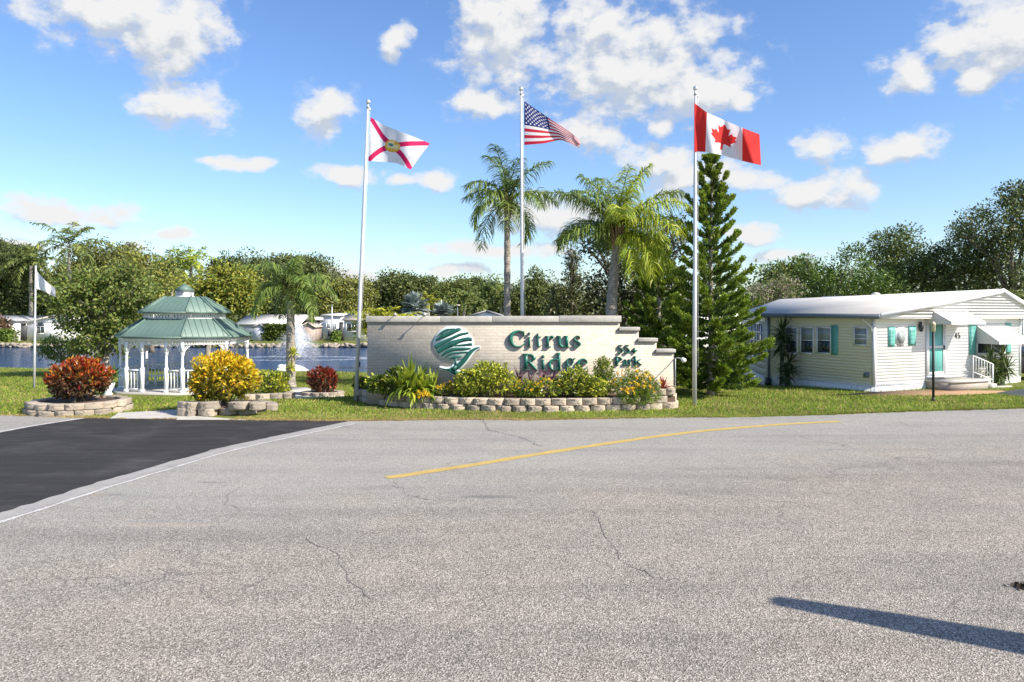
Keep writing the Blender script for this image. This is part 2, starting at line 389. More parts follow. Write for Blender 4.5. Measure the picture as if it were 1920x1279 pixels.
def stone_mat(name,c1,c2):
    m,nt,b=newmat(name); co=objco(nt); oi=nd(nt,'ShaderNodeObjectInfo')
    f=noise(nt,co,7,6,.65); c=ramp(nt,f,[(.25,c1),(.7,c2)])
    k=ramp(nt,oi.outputs['Random'],[(0,(.66,.65,.64)),(1,(1.12,1.07,1.0))]); c=mixc(nt,1.,c,k,'MULTIPLY')
    nt.links.new(c,b.inputs['Base Color']); b.inputs['Roughness'].default_value=.92
    bump(nt,b,noise(nt,co,24,5,.7),.7,.03); return m
M['stone']=stone_mat('split_stone',(.33,.28,.22),(.56,.49,.40))
M['tan_stone']=stone_mat('tan_split_stone',(.40,.335,.26),(.62,.535,.43))

# ================================================================== ground, water, road
def yn(x): return 39.8+.15*np.clip(-x,0,200)+ .35*np.sin(x*.31)
def hgt(x,y):
    d=np.minimum(np.minimum(y-yn(x),77-y),6.5-x)
    return np.interp(d,[-1.3,-.2,.6,2.5],[0,-.28,-.55,-1.0])-.30*np.exp(-((x-11.2)/2.6)**2-((y-36.5)/4.2)**2)
xs=np.unique(np.concatenate([np.linspace(-900,-130,12),np.linspace(-130,12,200),np.linspace(12,26,40),np.linspace(26,900,14)]))
ys=np.unique(np.concatenate([np.linspace(-80,24,8),np.linspace(24,36,18),np.linspace(36,84,90),np.linspace(84,2500,14)]))
X,Y=np.meshgrid(xs,ys); Zg=hgt(X,Y); nx=len(xs); ny=len(ys)
Fq=np.array([[j*nx+i,j*nx+i+1,(j+1)*nx+i+1,(j+1)*nx+i] for j in range(ny-1) for i in range(nx-1)])
m,nt,b=newmat('lawn_ground'); p=geopos(nt)
f=noise(nt,p,.35,5); f2=noise(nt,p,9,4)
c=ramp(nt,f,[(.3,(.10,.135,.026)),(.5,(.14,.165,.034)),(.72,(.20,.18,.055))])
c=mixc(nt,.5,c,ramp(nt,f2,[(.3,(.06,.08,.015)),(.7,(.24,.235,.07))]))
nt.links.new(c,b.inputs['Base Color']); b.inputs['Roughness'].default_value=1; b.inputs['Specular IOR Level'].default_value=.1
bump(nt,b,noise(nt,p,14,3),.9,.06)
mb=MB(); mb.add(np.stack([X,Y,Zg],-1).reshape(-1,3),Fq); o=mb.build('ground',m,smooth=True); tag(o,'mown green lawn and banks of the pond','lawn',kind='structure')
# water
m,nt,b=newmat('pond_water'); p=geopos(nt)
b.inputs['Base Color'].default_value=(.012,.045,.12,1); b.inputs['Roughness'].default_value=.16; b.inputs['IOR'].default_value=1.33
mp=nd(nt,'ShaderNodeMapping'); mp.inputs['Scale'].default_value=(.55,1.5,1); nt.links.new(p,mp.inputs['Vector'])
bump(nt,b,math_(nt,'ADD',noise(nt,mp.outputs[0],2.6,4,.6),math_(nt,'MULTIPLY',noise(nt,mp.outputs[0],.5,2),1.2)),.6,.16)
mb=MB(); mb.add([(-140,36,-.4),(9,36,-.4),(9,79,-.4),(-140,79,-.4)],[[0,1,2,3]]); o=mb.build('water',m); tag(o,'blue rippled pond water','pond',kind='structure')
# road
EDGE=[(-90,17.5),(-30,16.9)]+[tuple(gr(a,b_)[:2]) for a,b_ in [(0,779),(60,780),(165,784),(240,785),(330,786),(450,788),(560,789),(650,790),(780,788),(900,787),(1000,788),(1100,786),(1250,783),(1400,782),(1550,778),(1700,772),(1920,766)]]+[(21,23.4),(40,30),(95,50)]
def edge_y(x): return np.interp(x,[e[0] for e in EDGE],[e[1] for e in EDGE])
m,nt,b=newmat('chip_seal_road'); p=geopos(nt)
sep=nd(nt,'ShaderNodeSeparateXYZ'); nt.links.new(p,sep.inputs[0])
vo=nd(nt,'ShaderNodeTexVoronoi'); vo.inputs['Scale'].default_value=72; nt.links.new(p,vo.inputs['Vector'])
sc2=nd(nt,'ShaderNodeSeparateColor'); nt.links.new(vo.outputs['Color'],sc2.inputs[0])
chip=ramp(nt,sc2.outputs[0],[(0,(.05,.046,.043)),(.22,(.155,.138,.125)),(.55,(.315,.28,.25)),(.85,(.50,.45,.405)),(1,(.72,.67,.62))])
big=noise(nt,p,.45,5,.6); med=noise(nt,p,2.2,5,.7)
c=mixc(nt,1.,mixc(nt,.30,chip,(.29,.252,.222)),(.955,.955,.90),'MULTIPLY')
c=mixc(nt,1.,c,ramp(nt,big,[(.3,(.88,.88,.885)),(.5,(1,1,1)),(.7,(1.07,1.05,1.02))]),'MULTIPLY')
c=mixc(nt,1.,c,ramp(nt,med,[(.25,(.86,.86,.86)),(.55,(1,1,1)),(.8,(1.06,1.05,1.04))]),'MULTIPLY')
# older paler, greener carriageway left of the yellow line
side=math_(nt,'SUBTRACT',math_(nt,'ADD',math_(nt,'MULTIPLY',sep.outputs[0],.42),13.4),sep.outputs[1])
side=math_(nt,'ADD',side,math_(nt,'MULTIPLY',math_(nt,'SUBTRACT',big,.5),6))
c=mixc(nt,ramp(nt,math_(nt,'MULTIPLY',math_(nt,'ADD',side,2),.25,clamp=True),[(0,(.75,.75,.75)),(1,(0,0,0))]),c,mixc(nt,.5,c,(.35,.36,.335)))
# warm faint stain streaks and oil marks
wp=noise(nt,p,.9,3); c=mixc(nt,ramp(nt,wp,[(.62,(0,0,0)),(.75,(.35,.35,.35))]),c,(.36,.30,.24))
def spot(px,py,rx,ry,amt,col,c):
    g0=gr(px,py); dx=math_(nt,'DIVIDE',math_(nt,'SUBTRACT',sep.outputs[0],g0[0]),rx); dy=math_(nt,'DIVIDE',math_(nt,'SUBTRACT',sep.outputs[1],g0[1]),ry)
    q=math_(nt,'ADD',math_(nt,'MULTIPLY',dx,dx),math_(nt,'MULTIPLY',dy,dy)); q=math_(nt,'ADD',q,math_(nt,'MULTIPLY',math_(nt,'SUBTRACT',med,.5),2.2))
    return mixc(nt,ramp(nt,q,[(.1,(amt,)*3),(1,(0,0,0))]),c,col)
for a_ in [(915,932,.55,.16,.6,(.13,.125,.12)),(905,868,.6,.10,.4,(.15,.14,.135)),(400,905,.35,.10,.5,(.15,.145,.14)),(215,928,.22,.07,.5,(.15,.14,.14)),(160,928,.5,.14,.55,(.33,.24,.17)),(700,915,1.1,.2,.3,(.19,.185,.18)),(1320,880,.8,.2,.25,(.16,.155,.15)),(300,985,1.2,.12,.35,(.42,.33,.25))]: c=spot(*a_,c)
mw=nd(nt,'ShaderNodeMapping'); mw.inputs['Rotation'].default_value=(0,0,-.5); mw.inputs['Scale'].default_value=(.07,.9,1); nt.links.new(p,mw.inputs['Vector'])
c=mixc(nt,1.,c,ramp(nt,noise(nt,mw.outputs[0],1.0,4,.6),[(.32,(.84,.84,.845)),(.5,(1,1,1)),(.7,(1.08,1.07,1.05))]),'MULTIPLY')
# hairline cracks
v2=nd(nt,'ShaderNodeTexVoronoi',feature='DISTANCE_TO_EDGE'); v2.inputs['Scale'].default_value=.16
wq=vm(nt,'ADD',p,vm(nt,'MULTIPLY',nd(nt,'ShaderNodeTexNoise').outputs['Color'],(1.6,1.6,0)).outputs[0]); nn=[n for n in nt.nodes if n.type=='TEX_NOISE'][-1]; nt.links.new(p,nn.inputs['Vector']); nn.inputs['Scale'].default_value=.8; nn.inputs['Detail'].default_value=6
nt.links.new(wq.outputs[0],v2.inputs['Vector'])
cr=ramp(nt,v2.outputs['Distance'],[(.0,(.75,.75,.75)),(.0016,(.4,.4,.4)),(.0034,(0,0,0))])
cr=mixc(nt,1.,cr,ramp(nt,noise(nt,p,.3,2),[(.50,(0,0,0)),(.6,(.8,.8,.8))]),'MULTIPLY')
c=mixc(nt,cr,c,(.10,.095,.09))
nt.links.new(c,b.inputs['Base Color']); b.inputs['Roughness'].default_value=.85; b.inputs['Specular IOR Level'].default_value=.3
bump(nt,b,math_(nt,'ADD',vo.outputs['Distance'],math_(nt,'MULTIPLY',med,.3)),.8,.012)
M['road']=m
mb=MB(); pl=[(a,b_) for a,b_ in EDGE]; n=len(pl)
V=[(a,b_,.004) for a,b_ in pl]+[(a,-60,.004) for a,b_ in pl]
mb.add(V,[[i+n,i+1+n,i+1,i] for i in range(n-1)]); o=mb.build('road',m); tag(o,'pale chip-seal road surface','road',kind='structure')
# dark fresh asphalt side street
m,nt,b=newmat('fresh_asphalt'); p=geopos(nt)
mp=nd(nt,'ShaderNodeMapping'); mp.inputs['Scale'].default_value=(.5,3,1); mp.inputs['Rotation'].default_value=(0,0,.2); nt.links.new(p,mp.inputs['Vector'])
c=ramp(nt,noise(nt,mp.outputs[0],1.2,6,.65),[(.3,(.029,.028,.028)),(.6,(.043,.041,.040)),(.75,(.085,.082,.079))])
c=mixc(nt,ramp(nt,noise(nt,p,30,3),[(.66,(0,0,0)),(.78,(.7,.7,.7))]),c,(.14,.14,.135))
c=mixc(nt,ramp(nt,noise(nt,p,.55,5,.7),[(.5,(0,0,0)),(.75,(.5,.5,.5))]),c,(.10,.096,.09))
nt.links.new(c,b.inputs['Base Color']); b.inputs['Roughness'].default_value=.9; b.inputs['Specular IOR Level'].default_value=.12; bump(nt,b,noise(nt,p,70,3),.5,.01)
Rp=[np.array(gr(*q)[:2]) for q in [(655,789.6),(420,838),(200,900),(0,962)]]; dR=nrm(Rp[3]-Rp[2]); Rp.append(Rp[3]+dR*14)
Lp=[np.array(gr(*q)[:2]) for q in [(160,785),(60,800),(0,812)]]; dL=nrm(Lp[2]-Lp[0]); Lp.append(Lp[2]+dL*22)
def rag(P,j=.025):
    P=np.array(P); t=np.concatenate([[0],np.cumsum(np.linalg.norm(np.diff(P,axis=0),axis=1))]); u=np.arange(0,t[-1],.22); q=np.stack([np.interp(u,t,P[:,i]) for i in (0,1)],1); return list(q+RNG.normal(0,j,q.shape))
top=[(x,edge_y(x)-.03) for x in np.linspace(Lp[0][0],Rp[0][0],9)]
poly=[(*q,.008) for q in top]+[(*q,.008) for q in rag(Rp)[1:]]+[(*q,.008) for q in rag(Lp)[1:][::-1]]
mb=MB(); mb.add(poly,[list(range(len(poly)))[::-1]]); o=mb.build('side_street',m); tag(o,'freshly sealed dark asphalt side street','street',kind='structure')
def ribbon(name,pts,w,z,mat,label,cat,jit=0):
    pts=np.array(pts,float); mb=MB()
    # densify
    t=np.concatenate([[0],np.cumsum(np.linalg.norm(np.diff(pts,axis=0),axis=1))]); u=np.linspace(0,t[-1],max(2,int(t[-1]/.25)))
    q=np.stack([np.interp(u,t,pts[:,0]),np.interp(u,t,pts[:,1])],1)
    for _ in range(12): q[1:-1]=(q[:-2]+q[1:-1]*2+q[2:])/4
    T=nrm(np.gradient(q,axis=0)); N=np.stack([-T[:,1],T[:,0]],1); k=len(q)
    ja=RNG.normal(0,jit,k)[:,None]; jb=RNG.normal(0,jit,k)[:,None]
    A=q+N*(w/2+ja); B=q-N*(w/2+jb); V=np.concatenate([np.c_[A,np.full(k,z)],np.c_[B,np.full(k,z)]])
    mb.add(V,[[i+k,i+1+k,i+1,i] for i in range(k-1)]); o=mb.build(name,mat); return tag(o,label,cat,kind='structure')
def worn(name,col,under,lo=.34,hi=.5):
    m,nt,b=newmat(name); p=geopos(nt)
    vo=nd(nt,'ShaderNodeTexVoronoi'); vo.inputs['Scale'].default_value=68; nt.links.new(p,vo.inputs['Vector'])
    f=math_(nt,'ADD',math_(nt,'MULTIPLY',noise(nt,p,14,6,.7),.7),math_(nt,'MULTIPLY',vo.outputs['Distance'],.35))
    c=mixc(nt,ramp(nt,f,[(lo,(1,1,1)),(hi,(0,0,0))]),col,under)
    c=mixc(nt,1.,c,ramp(nt,noise(nt,p,3,4),[(.3,(.85,.85,.85)),(.7,(1.05,1.05,1.05))]),'MULTIPLY')
    nt.links.new(c,b.inputs['Base Color']); b.inputs['Roughness'].default_value=.8; bump(nt,b,vo.outputs['Distance'],.5,.008); return m
yl=worn('yellow_road_paint',(.60,.40,.05),(.48,.34,.10),.55,.85); wl=worn('white_road_paint',(.62,.60,.57),(.36,.345,.33),.42,.62)
ribbon('yellow_road_line',[gr(*q)[:2] for q in [(725,896.5),(820,883),(920,867),(1020,850),(1120,835),(1220,820),(1320,808),(1400,801),(1480,795),(1575,790.5)]],.25,.009,yl,'yellow painted line curving across the road','road line',.012)
def offs(pts,d):
    pts=np.array(pts); T=nrm(np.gradient(pts,axis=0)); return pts+np.stack([-T[:,1],T[:,0]],1)*d
ribbon('gutter_strip',offs(Rp,.20),.38,.0064,worn('pale_edge_asphalt',(.29,.275,.255),(.36,.34,.31),.4,.65),'pale strip along the edge of the dark street','gutter',.03)
ribbon('white_road_line',offs(Rp,.48),.085,.0115,wl,'worn white line beside the dark street, near side','road line',.014)
ribbon('white_road_line',offs(Lp,-.10),.13,.0115,wl,'worn white line beside the dark street, far side','road line',.014)
ck=paint('crack_tar',(.13,.122,.112),.9,.3,20)
for i,(pts,lab) in enumerate([([(905,788),(914,800),(918,808),(950,815),(985,822),(1005,833),(1018,838)],'short dark crack running from the lawn edge into the road'),([(1105,958),(1128,990),(1160,1045),(1180,1062),(1240,1085),(1290,1090)],'long faint crack in the middle of the road'),([(735,905),(770,930),(800,938),(862,942)],'crack beside the near end of the yellow line'),([(1270,925),(1340,935),(1430,938),(1500,946),(1545,960)],'crack in the right half of the road'),([(640,800),(700,812),(760,822),(830,825)],'fine crack left of the yellow line'),([(560,1010),(640,1040),(655,1090),(700,1130)],'faint crack in the left foreground of the road')]):
    q=[gr(*v)[:2] for v in pts]; q2=[]
    for a,b_ in zip(q[:-1],q[1:]):
        for s in np.linspace(0,1,7)[:-1]: q2.append(a+(b_-a)*s+RNG.normal(0,.035,2))
    q2=np.array(q2); T=nrm(np.gradient(q2,axis=0)); N=np.stack([-T[:,1],T[:,0]],1); wd=RNG.uniform(.002,.008,len(q2))[:,None]*(2.0 if i==0 else 1.0); A=q2+N*wd; B=q2-N*wd; k=len(q2)
    mb=MB(); mb.add(np.concatenate([np.c_[A,np.full(k,.0085)],np.c_[B,np.full(k,.0085)]]),[[j+k,j+1+k,j+1,j] for j in range(k-1)]); tag(mb.build('road_crack',ck),lab,'crack',kind='structure')
# concrete paths
mb=MB(); q=[gr(*v) for v in [(222,775),(345,768),(352,786),(205,785.5)]]; mb.add([(v[0],v[1],.013) for v in q],[[0,3,2,1]])
q=[gr(*v) for v in [(340,779),(470,788.4),(330,788)]]; mb.add([(v[0],v[1],.0135) for v in q],[[0,1,2]])
o=mb.build('concrete_pad',M['concrete']); tag(o,'pale concrete walk between the stone rings','path',kind='structure')
mb=MB(); q=[gr(*v) for v in [(536,728),(575,728),(600,737),(520,741)]]; mb.prism([(v[0],v[1]) for v in q],-.1,.04); 
q=[gr(*v) for v in [(430,749),(520,739),(640,736),(646,743),(560,747.5)]]; mb.prism([(v[0],v[1]) for v in q],-.1,.02)
o=mb.build('concrete_path',M['concrete']); tag(o,'pale concrete path by the palm at the pond','path',kind='structure')
mb=MB(); q=[gr(*v) for v in [(1560,741),(1640,735.5),(1740,731),(1880,733),(1905,737),(1760,742)]]; mb.prism([(v[0],v[1]) for v in q],-.1,.015)
m=paint('orange_mulch',(.36,.22,.12),.95,.3,30,bmp=.8); o=mb.build('mulch_bed',m); tag(o,'orange mulch bed in front of the white house','mulch',kind='structure')
mb=MB(); q=[gr(*v) for v in [(1868,738),(1905,732),(1990,724),(2300,726),(2300,745),(1960,748)]]; mb.prism([(v[0],v[1]) for v in q],-.1,.03)
o=mb.build('driveway',M['concrete']); tag(o,'pale concrete driveway beside the white house','driveway',kind='structure')

# ================================================================== sign wall
WY=25.5
def wx(px): return (px-XC)*WY/F_
def wz(py): return HC-(py-YH)*WY/F_
m,nt,b=newmat('split_face_block'); co=objco(nt)
sp=nd(nt,'ShaderNodeSeparateXYZ'); nt.links.new(co,sp.inputs[0]); cb=nd(nt,'ShaderNodeCombineXYZ'); nt.links.new(sp.outputs[0],cb.inputs[0]); nt.links.new(sp.outputs[2],cb.inputs[1])
br=nd(nt,'ShaderNodeTexBrick'); br.offset=.5
for k_,v_ in (('Scale',1),('Mortar Size',.006),('Mortar Smooth',.3),('Bias',0),('Brick Width',.405),('Row Height',.1015)): br.inputs[k_].default_value=v_
br.inputs['Color1'].default_value=(.47,.415,.335,1); br.inputs['Color2'].default_value=(.545,.485,.395,1); br.inputs['Mortar'].default_value=(.355,.31,.25,1)
nt.links.new(cb.outputs[0],br.inputs['Vector'])
fn=noise(nt,co,11,6,.7); c=mixc(nt,1.,br.outputs['Color'],ramp(nt,fn,[(.25,(.86,.85,.84)),(.7,(1.06,1.05,1.04))]),'MULTIPLY')
mpz=nd(nt,'ShaderNodeMapping'); mpz.inputs['Scale'].default_value=(2.4,1,.25); nt.links.new(co,mpz.inputs['Vector'])
c=mixc(nt,1.,c,ramp(nt,noise(nt,mpz.outputs[0],1.2,4),[(.35,(.94,.935,.93)),(.6,(1,1,1))]),'MULTIPLY')
nt.links.new(c,b.inputs['Base Color']); b.inputs['Roughness'].default_value=.93
bump(nt,b,math_(nt,'SUBTRACT',math_(nt,'MULTIPLY',fn,.9),math_(nt,'MULTIPLY',br.outputs['Fac'],.8)),.55,.02)
M['block']=m
x0=wx(688.5); TH=.4
wall=thing('sign_wall','long stepped beige block wall with green lettering and striped tree emblem','sign wall',(wx(976),WY,0))
prof=[(x0,-.3),(wx(1264),-.3),(wx(1264),wz(661)),(wx(1231),wz(661)),(wx(1231),wz(640.6)),(wx(1197.5),wz(640.6)),(wx(1197.5),wz(620)),(wx(1162),wz(620)),(wx(1162),wz(604)),(x0,wz(604))]
mb=MB(); mb.prism(prof,0,TH,O=(0,WY,0),U=(1,0,0),V=(0,0,1),W=(0,1,0)); mb.build('wall',M['block'],wall)
for i,(a,b_,t_,u_) in enumerate([(686.5,826,593,604),(826.4,922.6,593,604),(923,1048,592.7,604),(1048.4,1164.5,592,604),(1160.5,1199.5,613.5,620),(1196,1233,634,640.6),(1229.5,1266.5,654.5,661)]):
    mb=MB(); mb.box(((wx(a)+wx(b_))/2,WY+TH/2,(wz(t_)+wz(u_))/2+.001),(wx(b_)-wx(a),TH+.15,wz(t_)-wz(u_)))
    o=mb.build('cap_stone',M['coping'],wall)
    bv=o.modifiers.new('b','BEVEL'); bv.width=.012; bv.segments=2
# stroke-built glyphs
def stroke(mb,pts,ws,depth,ox,oz,sx,sz,dz=0,mi=0,y0=None,n=20):
    P=np.array(pts,float); k=len(P); tt=np.linspace(0,k-1,(k-1)*6+1) if k>2 else np.array([0.,1.])
    ws=np.array(ws if not np.isscalar(ws) else [ws]*k,float)
    if k>2:   # catmull-rom
        Q=np.vstack([2*P[0]-P[1],P,2*P[-1]-P[-2]]); out=[]; wo=[]
        for t in tt:
            i=min(int(t),k-2); f=t-i; a,b_,c_,d_=Q[i:i+4]
            out.append(.5*((2*b_)+(c_-a)*f+(2*a-5*b_+4*c_-d_)*f*f+(-a+3*b_-3*c_+d_)*f**3)); wo.append(ws[i]*(1-f)+ws[i+1]*f)
        P=np.array(out); ws=np.array(wo)
    T=nrm(np.gradient(P,axis=0)); N=np.stack([-T[:,1],T[:,0]],1)
    A=P+N*ws[:,None]/2; B=P-N*ws[:,None]/2
    poly=np.concatenate([A,B[::-1]])
    W2=np.c_[ox+poly[:,0]*sx,np.zeros(len(poly)),oz+poly[:,1]*sz]; nn_=len(poly); h=len(P)
    y1=(WY if y0 is None else y0)
    f=W2.copy(); f[:,1]=y1-depth-dz; k_=W2.copy(); k_[:,1]=y1-.001
    V=np.concatenate([f,k_]); Fc=[]
    sgn=1 if sx*sz>0 else -1
    for i in range(h-1):
        q=[i,i+1,nn_-2-i,nn_-1-i]; Fc.append(q[::-1] if sgn>0 else q)
    for i in range(nn_):
        j=(i+1)%nn_; q=[i,i+nn_,j+nn_,j]; Fc.append(q[::-1] if sgn>0 else q)
    mb.add(V,Fc,mi)
def bar(x0,y0,x1,y1,w): return ([(x0,y0),(x1,y1)],w)
def serif(x,y,w=.5,t=.07): return ([(x-w/2,y),(x+w/2,y)],t)
# glyph boxes: x 0..1, z 0..1 (z up)
GL={
'C':[([(.95,.80),(.80,.94),(.52,.97),(.22,.82),(.10,.50),(.22,.20),(.52,.04),(.80,.10),(.97,.26)],[.05,.08,.09,.2,.26,.2,.09,.08,.05]),([(.90,.98),(.92,.68)],[.10,.05])],
'i':[([(.52,0.03),(.52,.66)],.36),([(.18,.62),(.60,.66)],.07),([(.12,.03),(.94,.03)],.06),([(.50,.80),(.56,.96)],[.34,.34])],
't':[([(.42,.98),(.42,.30),(.50,.08),(.72,.04),(.96,.13)],[.10,.30,.30,.14,.05]),([(.06,.72),(.92,.72)],.09)],
'r':[([(.28,.02),(.28,.96)],.26),([(.02,.94),(.36,.94)],.07),([(.02,.03),(.62,.03)],.07),([(.36,.66),(.54,.88),(.74,.94),(.90,.80)],[.07,.14,.2,.26])],
'u':[([(.22,.97),(.22,.35),(.34,.10),(.54,.06),(.72,.22)],[.22,.22,.18,.1,.06]),([(.78,.03),(.78,.97)],.22),([(.02,.95),(.26,.95)],.07),([(.58,.95),(.82,.95)],.07),([(.74,.04),(1,.04)],.07)],
's':[([(.86,.74),(.74,.92),(.46,.96),(.20,.80),(.26,.60),(.52,.50),(.78,.38),(.82,.18),(.54,.04),(.26,.08),(.10,.28)],[.05,.09,.09,.17,.2,.22,.22,.18,.09,.09,.05])],
'R':[([(.22,.02),(.22,.97)],.22),([(.02,.97),(.46,.97)],.06),([(.02,.03),(.44,.03)],.06),([(.26,.95),(.56,.93),(.74,.74),(.58,.54),(.28,.50)],[.07,.08,.22,.08,.07]),([(.44,.50),(.66,.26),(.86,.06),(1.02,.03)],[.12,.2,.16,.06])],
'd':[([(.80,.03),(.80,.98)],.20),([(.58,.95),(.84,.97)],.06),([(.76,.04),(1.0,.04)],.06),([(.74,.58),(.46,.62),(.16,.50),(.10,.28),(.22,.08),(.48,.03),(.74,.14)],[.05,.08,.16,.2,.16,.08,.05])],
'g':[([(.66,.62),(.46,.50),(.24,.60),(.18,.76),(.30,.92),(.52,.96),(.72,.84),(.66,.62)],[.1,.07,.13,.16,.1,.07,.15,.12]),([(.70,.88),(.94,.98)],[.06,.14]),([(.30,.54),(.14,.42),(.40,.34),(.76,.28),(.88,.12),(.60,.0),(.28,.0),(.06,.10),(.20,.26),(.44,.33)],[.06,.1,.12,.15,.13,.07,.07,.1,.08,.06])],
'e':[([(.12,.55),(.88,.60)],.06),([(.88,.58),(.80,.86),(.52,.97),(.20,.80),(.10,.48),(.22,.16),(.54,.03),(.80,.10),(.95,.26)],[.12,.14,.09,.17,.21,.18,.1,.08,.04])],
'5':[([(.22,.96),(.88,.96)],.13),([(.22,.96),(.20,.56)],.07),([(.20,.56),(.52,.62),(.82,.46),(.84,.22),(.56,.04),(.26,.06),(.10,.20)],[.06,.1,.2,.22,.12,.1,.12])],
'+':[([(.5,.05),(.5,.95)],.22),([(.05,.5),(.95,.5)],.22)],
'P':[([(.26,.02),(.26,.97)],.26),([(.02,.97),(.48,.97)],.07),([(.02,.03),(.52,.03)],.07),([(.28,.95),(.66,.92),(.84,.72),(.66,.50),(.30,.48)],[.07,.09,.24,.09,.07])],
'a':[([(.16,.80),(.40,.95),(.66,.86),(.70,.60),(.70,.06)],[.14,.1,.16,.22,.22]),([(.66,.54),(.34,.48),(.14,.28),(.30,.06),(.56,.10),(.70,.28)],[.08,.12,.2,.16,.1,.06]),([(.68,.05),(.98,.05)],.1)],
'k':[([(.20,.02),(.20,.98)],.2),([(.02,.96),(.24,.98)],.06),([(.02,.03),(.44,.03)],.06),([(.26,.34),(.50,.50),(.84,.64)],[.07,.09,.07]),([(.44,.46),(.66,.20),(.98,.03)],[.1,.2,.07])],
'4':[([(.66,.02),(.66,.96)],.2),([(.64,.96),(.06,.34)],.1),([(.04,.32),(.96,.32)],.12)],
}
def glyph(ch,xa,ya,xb,yb,depth,mat,parent,name='letter'):   # pixel box on the wall
    mb=MB(); ox=wx(xa); oz=wz(yb); sx=wx(xb)-ox; sz=wz(ya)-oz
    for i,(p_,w_) in enumerate(GL[ch]):
        # widths are fractions of the width; strokes drawn in near square space
        r=sz/sx; P=[(a,b_*r) for a,b_ in p_]
        stroke(mb,P,w_,depth,ox,oz,sx,sx,dz=.0025*i)
    return mb.build(name,mat,parent)
def z2(x): return 930+x/10.656
def y2(y): return 600+y/10.656
LT=[('C',262,212,588,548),('i',618,232,712,538),('t',785,255,915,538),('r',980,312,1172,536),('u',1212,312,1472,540),('s',1536,308,1704,545),
    ('R',528,672,842,1000),('i',878,690,1004,1000),('d',1046,648,1314,1004),('g',1375,752,1596,1080),('e',1616,772,1842,985)]
for ch,a,b_,c_,d_ in LT: glyph(ch,z2(a),y2(b_),z2(c_),y2(d_),.085,M['sign_green'],wall)
def z3(x): return 1130+x/16
def y3(y): return 630+y/16
for ch,a,b_,c_,d_ in [('5',445,265,615,520),('5',640,265,815,520),('+',860,345,1045,520),('P',365,620,600,870),('a',600,695,745,872),('r',765,695,915,872),('k',925,600,1180,870)]:
    glyph(ch,z3(a),y3(b_),z3(c_),y3(d_),.06,M['sign_green'],wall)
# emblem: white plaque with green stripes
em=MB(); sx=wx(790+1/9.838)-wx(790); ox=wx(790); oz=wz(590)
def E(pts,ws,depth,mi,dz): stroke(em,pts,ws,depth,ox,oz,sx,-sx,dz=dz,mi=mi)
a=np.linspace(0,2*pi,49)[:-1]
circ=[(592+372*cos(t)+6*cos(5*t),533+325*sin(t)) for t in a]
V=[(ox+p_[0]*sx,WY-.05,oz-p_[1]*sx) for p_ in circ]+[(ox+p_[0]*sx,WY-.001,oz-p_[1]*sx) for p_ in circ]
em.add(V,[list(range(48))]+[[i,i+48,(i+1)%48+48,(i+1)%48] for i in range(48)],0)
SW=[([(285,412),(380,335),(480,285),(625,255)],[10,46,50,8]),([(268,478),(400,400),(560,330),(690,275),(745,275)],[26,84,84,66,22]),([(252,610),(400,520),(560,440),(720,368),(875,335)],[78,70,56,52,40]),
 ([(300,695),(430,605),(560,540),(700,485),(850,450),(938,455)],[66,92,110,76,74,64]),([(560,572),(750,562),(942,542)],[10,36,50]),([(375,765),(470,690),(600,640),(780,632),(915,620)],[24,58,62,56,26]),
 ([(438,800),(540,728),(700,702),(872,690)],[16,36,36,24]),([(508,822),(620,788),(762,764)],[8,52,8]),([(632,800),(638,960)],[34,38]),
 ([(330,975),(450,1008),(560,1012),(680,950),(800,830),(900,700),(1000,625),(1085,597)],[8,26,64,96,84,74,40,6]),([(510,1020),(620,1062),(790,1098)],[30,76,44]),([(640,940),(580,1040)],[60,90])]
for i,(p_,w_) in enumerate(SW[8:]): E(p_,[q+58 for q in w_],.046,0,.0008*i)
for i,(p_,w_) in enumerate(SW): E(p_,w_,.058,1,.0012*i)
em.build('emblem',[paint('emblem_white',(.66,.72,.70),.5,.05),M['emblem_green']],wall)
# small sign floodlights: two on the coping, one on a bracket at the right end
for i,(px,py,lab) in enumerate([(743,590,'left one of the two small grey floodlights on the coping of the sign wall'),(799,589,'right one of the two small grey floodlights on the sign wall coping')]):
    p_=np.array([wx(px),WY+.1,wz(593)]); t=thing('floodlight',lab,'light',p_,'floodlights on the sign wall coping')
    mb=MB(); mb.tube([p_,p_+[0,0,.07],p_+[0,-.32-.2*i,.09]],.014,6); mb.build('arm',M['coping'],t)
    mb=MB(); mb.tube([p_+[0,-.30-.2*i,.10],p_+[0,-.40-.2*i,.04]],[.03,.06],8); mb.build('lamp_head',M['coping'],t)
p_=np.array([wx(1266),WY-.05,wz(672)]); t=thing('floodlight','white floodlight on a bracket at the low right end of the sign wall','light',p_)
mb=MB(); mb.tube([p_+[-.02,.02,0],p_+[.06,-.1,.03],p_+[.1,-.62,.02]],.016,6); mb.build('arm',M['white'],t)
mb=MB(); mb.tube([p_+[.1,-.58,.03],p_+[.12,-.72,-.03]],[.05,.09],8); mb.build('lamp_head',M['white'],t)
mb=MB(); mb.tube([p_+[0,.02,0],p_+[.005,.03,-.6],p_+[.0,.03,-1.15]],.014,6); mb.build('conduit',M['white'],t)
